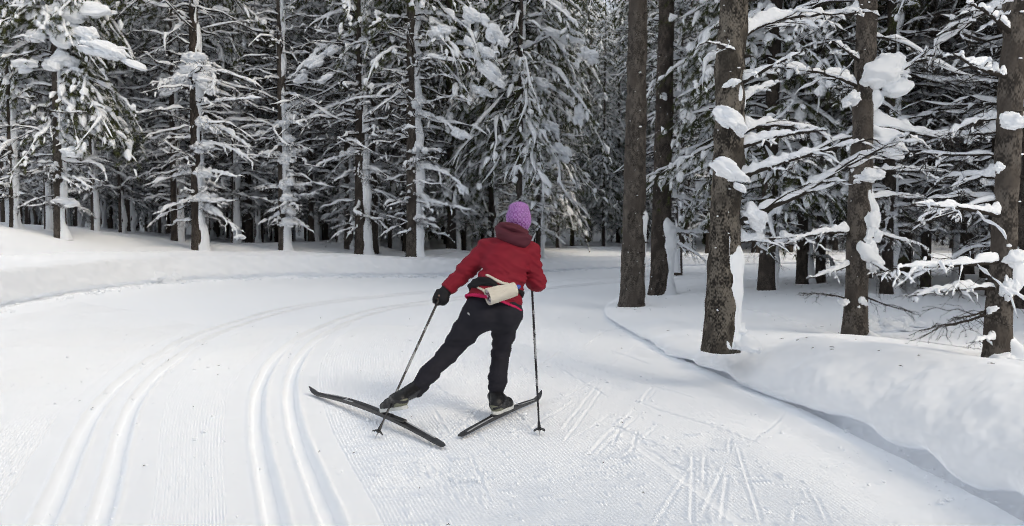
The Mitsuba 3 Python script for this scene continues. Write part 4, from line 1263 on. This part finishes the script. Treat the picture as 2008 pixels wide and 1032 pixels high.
# --- boots
def boot(an, heel, toe, name, up):
    ax = toe - heel; L = np.linalg.norm(ax); ax = ax / L
    upv = np.array(up) - (np.array(up) @ ax) * ax; upv /= np.linalg.norm(upv)
    sd_ = np.cross(ax, upv)

    def loc(p):
        q = p - heel
        return q @ ax / L, q @ sd_, q @ upv

    def shell(p):
        foot = chain(p, [(heel + ax * .035 + upv * .055, .040), (heel + ax * .13 + upv * .052, .043), (heel + ax * .20 + upv * .036, .043), (heel + ax * (L - .035) + upv * .028, .034)], .03)
        leg = cone(p, heel + ax * .055 + upv * .075, an + [0, 0, .02], .047, .058)
        return smin(foot, leg, .04)

    def whole(p):
        d = shell(p)
        return np.maximum(d, .006 - loc(p)[2]) + nz(p, 40, 3) * .003
    bk = add('boot', surface_net(whole, *box_of(an, heel, toe, pad=.13), .006), 'm_boot', True, key)

    def heelpart(p):
        t, s, z = loc(p)
        return np.maximum(np.abs(shell(p) - .002) - .005, np.maximum(z - (.058 - .13 * t), np.maximum(t - .40, .012 - z)))

    def sole(p):
        t, s, z = loc(p)
        w = np.interp(t, [-.05, .0, .12, .35, .6, .85, 1.0, 1.05], [.0, .022, .036, .033, .043, .042, .022, .0])
        return np.maximum(np.maximum(np.abs(s) - w, np.abs(z - .004) - .010), np.maximum(-t * L - .012, (t - 1) * L - .012)) - .003
    scene[bk + '__heel_cup'] = mikit.ply(surface_net(heelpart, *box_of(heel, toe, pad=.09), .005), 'm_boot_heel', True)
    scene[bk + '__sole'] = mikit.ply(surface_net(sole, *box_of(heel, toe, pad=.06), .0045), 'm_boot_sole', 35)
    # strap across the instep
    def strap(p):
        t, s, z = loc(p)
        return np.maximum(np.abs(whole(p) - .002) - .005, np.abs((p - (heel + ax * .085 + upv * .085)) @ ((upv * .75 - ax * .35) / np.linalg.norm(upv * .75 - ax * .35))) - .013)
    scene[bk + '__strap'] = mikit.ply(surface_net(strap, *box_of(an, heel, toe, pad=.09), .005), 'm_black', True)
    return ax, upv


# --- skis
def ski(tail, tip, label, camber, rise, foot, roll, cat_label):
    """Swept section from tail to tip along a ground line; foot: fraction of the length under the binding."""
    k = thing('ski', label, 'ski', None)
    d = tip - tail; L = np.linalg.norm(d); d = d / L
    s0 = np.cross(d, [0, 0, 1.0]); s0 /= np.linalg.norm(s0)
    n = 60
    t = np.linspace(0, 1, n)
    w = .0255 * np.interp(t, [0, .012, .05, .5, .90, .965, .99, 1], [.55, .9, 1, .96, 1, .82, .5, .15])
    th = np.interp(t, [0, .05, .35, .5, .65, .9, 1], [.009, .014, .027, .030, .027, .012, .006])
    z = camber * 4 * t * (1 - t) + rise * np.clip((t - .90) / .10, 0, 1) ** 2
    c = tail + d * (t * L)[:, None]; c[:, 2] += z
    upn = np.array([0, 0, 1.0]) * math.cos(roll) + s0 * math.sin(roll)
    sv = s0 * math.cos(roll) - np.array([0, 0, 1.0]) * math.sin(roll)
    prof = [(-1, 0), (-1, .55), (-.82, 1), (-.30, 1), (-.2, .86), (.2, .86), (.30, 1), (.82, 1), (1, .55), (1, 0)]
    V = np.stack([c + sv * (w * a)[:, None] + upn * (th * b)[:, None] for a, b in prof], 1)
    m = len(prof)
    F = ring_faces(1, n, m)
    V = V.reshape(-1, 3)
    caps = [[0, j, j + 1] for j in range(1, m - 1)] + [[(n - 1) * m, (n - 1) * m + j + 1, (n - 1) * m + j] for j in range(1, m - 1)]
    add('ski_body', (V, np.vstack([F, caps])), 'm_ski_top', 40, k)
    # pale print along the deck
    def deck(t0, t1, a0, a1):
        tt = np.linspace(t0, t1, 14)
        cc = np.stack([np.interp(tt, t, c[:, j]) for j in range(3)], 1); ww = np.interp(tt, t, w); hh = np.interp(tt, t, th)
        A = cc + sv * (ww * a0)[:, None] + upn * (hh + .0016)[:, None]; B = cc + sv * (ww * a1)[:, None] + upn * (hh + .0016)[:, None]
        v = np.vstack([A, B, A - upn * .003, B - upn * .003]); i = np.arange(13)
        q = np.vstack([np.stack([i, i + 1, i + 15, i + 14], 1), np.stack([i + 28, i, i + 14, i + 42], 1), np.stack([i, i + 28, i + 29, i + 1], 1), np.stack([i + 14, i + 15, i + 43, i + 42], 1)])
        return v, np.vstack([q[:, [0, 1, 2]], q[:, [0, 2, 3]]])
    for t0, t1, a0, a1 in ((.06, .34, .34, .78), (.60, .66, -.78, -.34), (.66, .67, -.78, .78), (.69, .88, .36, .70)):
        add('deck_print', deck(t0, t1, a0, a1), 'm_ski_light', False, k)
    # binding: plate with a toe block and ridge
    def at(f, h):
        return np.array([np.interp(f, t, c[:, j]) for j in range(3)]) + upn * (np.interp(f, t, th) + h)
    R_ = np.stack([d, sv, upn], 1)
    bm = []
    for f0, f1, hw, hh in ((foot - .15 / L, foot + .14 / L, .020, .007), (foot + .115 / L, foot + .175 / L, .024, .017), (foot - .10 / L, foot - .06 / L, .016, .012), (foot + .02 / L, foot + .05 / L, .016, .012)):
        b = trimesh.creation.box(((f1 - f0) * L, hw * 2, hh)); v = b.vertices * np.where(b.vertices[:, 2:3] > 0, [.96, .86, 1], [1, 1, 1])
        bm.append((v @ R_.T + at((f0 + f1) / 2, hh / 2), b.faces))
    add('binding', join(bm), 'm_black', 30, k)
    return lambda f, h=0.0: at(f, h), d, upn


tailL, tipL = PG(871, 878), PG(607, 776)
dL = (tipL - tailL) / np.linalg.norm(tipL - tailL)
fL, dL, uL = ski(tailL + [0, 0, .008], tipL + [0, 0, .02], 'left ski, tilted on edge and pushed out to the side, tip at left', .055, .055, .31, math.radians(-14), '')
tailR, tipR = PG(901, 858), PG(1062, 782)
fR, dR, uR = ski(tailR + [0, 0, .006], tipR + [0, 0, .006], 'right ski, flat on the trail and carrying the weight, tip at right', .012, .060, .46, math.radians(4), '')
toeL = fL(.31 + .15 / np.linalg.norm(tipL - tailL), .012)
heelL = toeL - dL * .262 + np.array([.03, -.03, .078])
boot(anL, heelL, toeL, 'l', uL * 1.0 + np.array([.25, 0, .3]))
LR_ = np.linalg.norm(tipR - tailR)
heelR = fR(.46 - .12 / LR_, .014); toeR = fR(.46 + .155 / LR_, .014)
boot(anR, heelR, toeR, 'r', np.array([0, 0, 1.0]))


# --- poles
def pole(ba, hand, label, ex):
    k = thing('ski_pole', label, 'ski pole')
    d = hand - ba; L = np.linalg.norm(d); d = d / L
    top = hand + d * ex
    s_ = np.cross(d, [0, 1.0, 0]); s_ /= np.linalg.norm(s_); u_ = np.cross(s_, d)
    t = np.linspace(.05, 1, 20)
    pts = ba + (top - ba) * t[:, None]
    add('shaft', tubes(pts[None], np.interp(t, [0, .3, 1], [.0060, .0085, .0100])[None], 14), 'm_pole', True, k)
    add('spike', tubes(np.array([[ba - d * .015, ba + d * .03, ba + d * .06]]), np.array([[.0012, .004, .005]]), 10), 'm_grey', True, k)
    # half moon basket
    a = np.linspace(-2.0, 2.0, 22)
    rr = .041
    rim = np.stack([rr * np.sin(a), -rr * np.cos(a) * .8], 1)
    c = ba + d * .045
    top_ = [c + s_ * x + u_ * y - d * .012 for x, y in rim]; bot = [q - d * .004 for q in top_]
    V = np.array([c + d * .018, c - d * .002] + top_ + bot)
    n = len(a); F = []
    for i in range(n - 1):
        F += [[0, 2 + i, 3 + i], [1, 2 + n + i + 1, 2 + n + i], [2 + i, 2 + n + i, 3 + i], [3 + i, 2 + n + i, 3 + n + i]]
    add('basket', (V, np.array(F)), 'm_black', 30, k)
    add('basket_sleeve', tubes(np.array([[ba + d * .035, ba + d * .06, ba + d * .10]]), np.array([[.012, .012, .0085]]), 12), 'm_black', True, k)
    g0 = hand - d * .055
    gl = np.linspace(0, .055 + ex + .02, 9)
    add('grip', tubes((g0 + d * gl[:, None])[None], np.interp(gl, [0, .02, .08, .12, .15], [.0105, .0145, .013, .017, .010])[None], 14), 'm_black', True, k)
    th = np.linspace(0, 2 * np.pi, 26)
    w_ = hand + (hand - ba) / L * .03
    lp = w_ + s_ * (np.sin(th) * .034)[:, None] + d * ((np.cos(th) - 1) * .055)[:, None] - u_ * (.028 * np.sin(th / 2))[:, None]
    add('strap', tubes(lp[None], np.full((1, 26), .0045), 6), 'm_black_cloth', True, k)
    for a0, a1 in ((.42, .55), (.58, .60), (.70, .73), (.26, .30)):            # worn pale marking on the shaft
        tt = np.linspace(a0, a1, 6); ctr = ba + (top - ba) * tt[:, None]; r = np.interp(tt, [0, .3, 1], [.0060, .0085, .0100]) + .0008
        an = np.linspace(-2.3, -1.2, 5)
        v = (ctr[:, None] + r[:, None, None] * (np.cos(an)[:, None] * s_ + np.sin(an)[:, None] * u_)).reshape(-1, 3)
        i, j = np.meshgrid(np.arange(5), np.arange(4), indexing='ij'); q = (i * 5 + j)
        q = np.stack([q, q + 1, q + 6, q + 5], -1).reshape(-1, 4)
        add('shaft_print', (v, np.vstack([q[:, :3], q[:, [0, 2, 3]]])), 'm_grey', True, k)


pole(baL, haL, 'black ski pole in the left glove, slanting down to the left ski', .07)
pole(baR, haR, 'black ski pole held upright in front of the right elbow', .06)

# --- waist pack worn over the jacket, with a bottle in its sleeve
wp = thing('waist_pack', 'cream and black waist pack with a bottle sleeve, worn over the red jacket', 'waist pack')
bn = P(1020, 571, 5.7) - P(922, 556, 5.7); bn /= np.linalg.norm(bn)
bN = AX - (AX @ bn) * bn; bN /= np.linalg.norm(bN)
bC = P(968, 566, 5.82)
jk = lambda p: torso(p)[0] + folds(p, .75)


def back_at(px, py, out=0.0):
    """Point of the jacket's back measured at a pixel of the photograph."""
    q = np.array([P(px, py, y) for y in np.arange(5.45, 6.1, .004)])
    d = jk(q)
    i = int(np.argmax(d < out)) if (d < out).any() else int(np.argmin(d))
    return q[i]


add('belt', surface_net(lambda p: np.maximum(np.abs(jk(p) - .004) - .008, slab(p, bC, bN, .016)), *box_of(bC, pad=.30), .0095), 'm_black_cloth', True, wp)


def near_back(c, rx, rz, tilt=0.0, th=.008, off=.008):
    ex = bn * math.cos(tilt) + bN * math.sin(tilt); ez = -bn * math.sin(tilt) + bN * math.cos(tilt)

    def f(p):
        q = p - c
        e = (np.sqrt(((q @ ex) / rx) ** 2 + ((q @ ez) / rz) ** 2) - 1) * min(rx, rz)
        return np.maximum(np.abs(jk(p) - off) - th, np.maximum(e, (p - c)[:, 1] - .16))
    return f


padC, winC = back_at(945, 556), back_at(951, 563)
fa, fb = near_back(padC, .120, .048, -.10, .010, .010), near_back(winC, .060, .020, .22, .05, .01)
add('black_pocket', surface_net(lambda p: np.maximum(fa(p), -fb(p)), *box_of(padC, pad=.2), .006), 'm_black_cloth', True, wp)
s0, s1 = back_at(957, 582, .035), back_at(1011, 567, .035)
sx = (s1 - s0) / np.linalg.norm(s1 - s0)


def sleeve(p):
    q = p - s0; t = q @ sx
    r = np.linalg.norm(q - t[:, None] * sx, axis=1)
    ln = np.linalg.norm(s1 - s0)
    R = .064 + (.052 - .064) * np.clip(t / ln, 0, 1) + nz(p, 18, 4) * .006
    return np.maximum(np.maximum(r - R, R - .007 - r), np.maximum(-t - .006, t - ln))


add('bottle_sleeve', surface_net(sleeve, *box_of(s0, s1, pad=.1), .005), 'm_cream', True, wp)


def ribbon(pts, wd):
    pts = np.array(pts)

    def f(p):
        d = np.min([cone(p, a, b, wd, wd) for a, b in zip(pts[:-1], pts[1:])], axis=0)
        return np.maximum(d, np.abs(jk(p) - .012) - .012)
    return surface_net(f, *box_of(*pts, pad=.1), .006)


add('cream_strap', ribbon([back_at(925, 560), back_at(935, 562), back_at(948, 569), back_at(955, 582)], .012), 'm_cream', True, wp)
add('cream_strap', ribbon([back_at(955, 541), back_at(968, 548), back_at(984, 556), back_at(1002, 560)], .015), 'm_cream', True, wp)
wb = thing('water_bottle', 'bottle with a blue cap lying in the cream sleeve of the waist pack', 'bottle')
a_, b_ = s0 + sx * .004, s1 - sx * .03
tt = np.linspace(0, 1, 10)
bp = np.vstack([a_, a_ + (b_ - a_) * tt[1:, None]])
add('bottle_body', tubes(np.vstack([[a_], bp, [b_]])[None] + np.linspace(0, 1e-4, 12)[None, :, None], np.array([[.001, .05] + [.052] * 8 + [.046, .001]]), 18), 'm_bottle', 40, wb)
cp = b_ + sx * .03 - np.array([0, .018, -.012])
add('cap', surface_net(lambda p: smin(cone(p, cp, cp + sx * .022, .019, .017), cone(p, cp + sx * .02, cp + sx * .036, .010, .009), .008), *box_of(cp, pad=.06), .004), 'm_blue', True, wb)
build_floor()
_d = np.concatenate([np.arange(1.0, st[2] - 1.2, .2), np.arange(st[2] - 1.2, st[4] + 1.5, .022), np.arange(st[4] + 1.5, st[6] + 1, .05), np.arange(st[6] + 1, st[-1] - .5, .12)])
bank('right_snow_bank', SPL[0], -1, _d, lip0, dense(RP, 4), 'rounded snow bank overhanging a shaded groove along the right edge of the trail', (1.9, .12, .024, .13))
bank('left_snow_bank', SPL[3], 1, np.concatenate([np.arange(1.0, st[5], .12), np.arange(st[5], st[-1] - .5, .07)]), lip3, dense(LP, 2), 'cut snow bank with a flat face along the far left edge of the trail', (1.4, .10, .09, .05))

# ------------------------------------------------------------------ crumbs, chunks and litter
rg = np.random.RandomState(909)
ICO0 = trimesh.creation.icosphere(subdivisions=0)


def crumbs(pts, sizes):
    out = []
    for p_, s_ in zip(pts, sizes):
        v = ICO0.vertices * rg.uniform(.55, 1.3, (12, 1)) * [s_ * rg.uniform(.8, 1.5), s_ * rg.uniform(.8, 1.5), s_ * .75]
        out.append((v + p_, ICO0.faces))
    return join(out)


pts, sz = [], []
for k in range(1500):                               # loose crumbs on the trail, thickest beside the strokes and the banks
    if k < 500:
        a_ = SEG[rg.randint(len(SEG))]; f = rg.rand(); x, y = a_[0] + (a_[2] - a_[0]) * f + rg.normal(0, .06), a_[1] + (a_[3] - a_[1]) * f + rg.normal(0, .06)
    elif k < 900:
        s_ = rg.uniform(st[2], st[6]); c_ = SPL[0](s_) + normal_of(SPL[0], np.array([s_]))[0] * abs(rg.normal(.18, .2)); x, y = c_
    else:
        x, y = rg.uniform(-5, 2), rg.uniform(3.3, 10)
    if not shapely.contains_xy(POLY, x, y):
        continue
    r_ = rg.choice([.004, .006, .010, .016], p=[.45, .35, .15, .05]); pts.append((x, y, .012)); sz.append(r_)
for k in range(420):
    s_ = rg.uniform(st[5], st[10]); c_ = SPL[3](s_) - normal_of(SPL[3], np.array([s_]))[0] * abs(rg.normal(.05, .22)); pts.append((c_[0], c_[1], .015)); sz.append(rg.choice([.02, .035, .06], p=[.6, .3, .1]))
scene['snow_crumbs'] = mikit.ply(crumbs(pts, sz), 'm_snow', False)
labels['snow_crumbs'] = {'label': 'loose crumbs of snow scattered over the groomed trail', 'category': 'snow', 'kind': 'stuff'}
# heap of snow fallen from the left bank
hp = PG(282, 556)
ck = []
for k in range(26):
    q = np.abs(rg.normal(0, 1)); s_ = rg.uniform(.04, .17) * (1.2 - .25 * min(q, 3))
    ck.append(lump(hp + [rg.normal(0, .35), -.05 - abs(rg.normal(0, .22)) + .25, .03 + max(0, .24 - .2 * q)], s_ * 1.2, s_, s_, int(rg.randint(1e6)), 2, (0, 0), .7))
scene['snow_heap'] = mikit.ply(join(ck), 'm_snow', True)
labels['snow_heap'] = {'label': 'heap of broken snow fallen from the left bank onto the trail edge', 'category': 'snow heap'}
hp = P(1748, 640, 8.75)
ck = [lump((hp[0] + rg.normal(0, .16), hp[1] + rg.normal(0, .12), float(floor_z(hp[0], hp[1])) + .01 + abs(rg.normal(0, .04))), *(rg.uniform(.03, .10, 3) * [1.2, 1, .9]), int(rg.randint(1e6)), 2, (0, 0), .6) for k in range(18)]
scene['snow_heap_001'] = mikit.ply(join(ck), 'm_snow', True)
labels['snow_heap_001'] = {'label': 'small heap of fallen snow lumps at the foot of the leaning brown pine', 'category': 'snow heap'}
# needles, bark flakes and twig bits
pts = []
for k in range(420):
    if k < 60:
        x, y = rg.uniform(-4, 2.2), rg.uniform(3.4, 12); zz = .016
        if not shapely.contains_xy(POLY, x, y):
            continue
    else:
        w_ = HERO_WELLS[rg.randint(min(len(HERO_WELLS), 9))]; x, y = w_[0] + rg.normal(0, .7), w_[1] + rg.normal(0, .7)
        if shapely.contains_xy(POLY, x, y):
            continue
        zz = float(floor_z(x, y)) + .006
        if np.hypot(x - w_[0], y - w_[1]) < w_[2]:
            continue
    a_ = rg.uniform(0, 6.28); l_ = rg.uniform(.010, .05 if k > 60 else .028)
    pts.append([(x, y, zz), (x + l_ * .5 * math.cos(a_), y + l_ * .5 * math.sin(a_), zz + .004), (x + l_ * math.cos(a_), y + l_ * math.sin(a_), zz)])
pts = np.array(pts)
scene['bark_litter'] = mikit.ply(tubes(pts, np.tile([.0012, .003, .001], (len(pts), 1)), 4), 'm_twig', False)
labels['bark_litter'] = {'label': 'dark specks of needles and bark lying on the snow', 'category': 'litter', 'kind': 'stuff'}
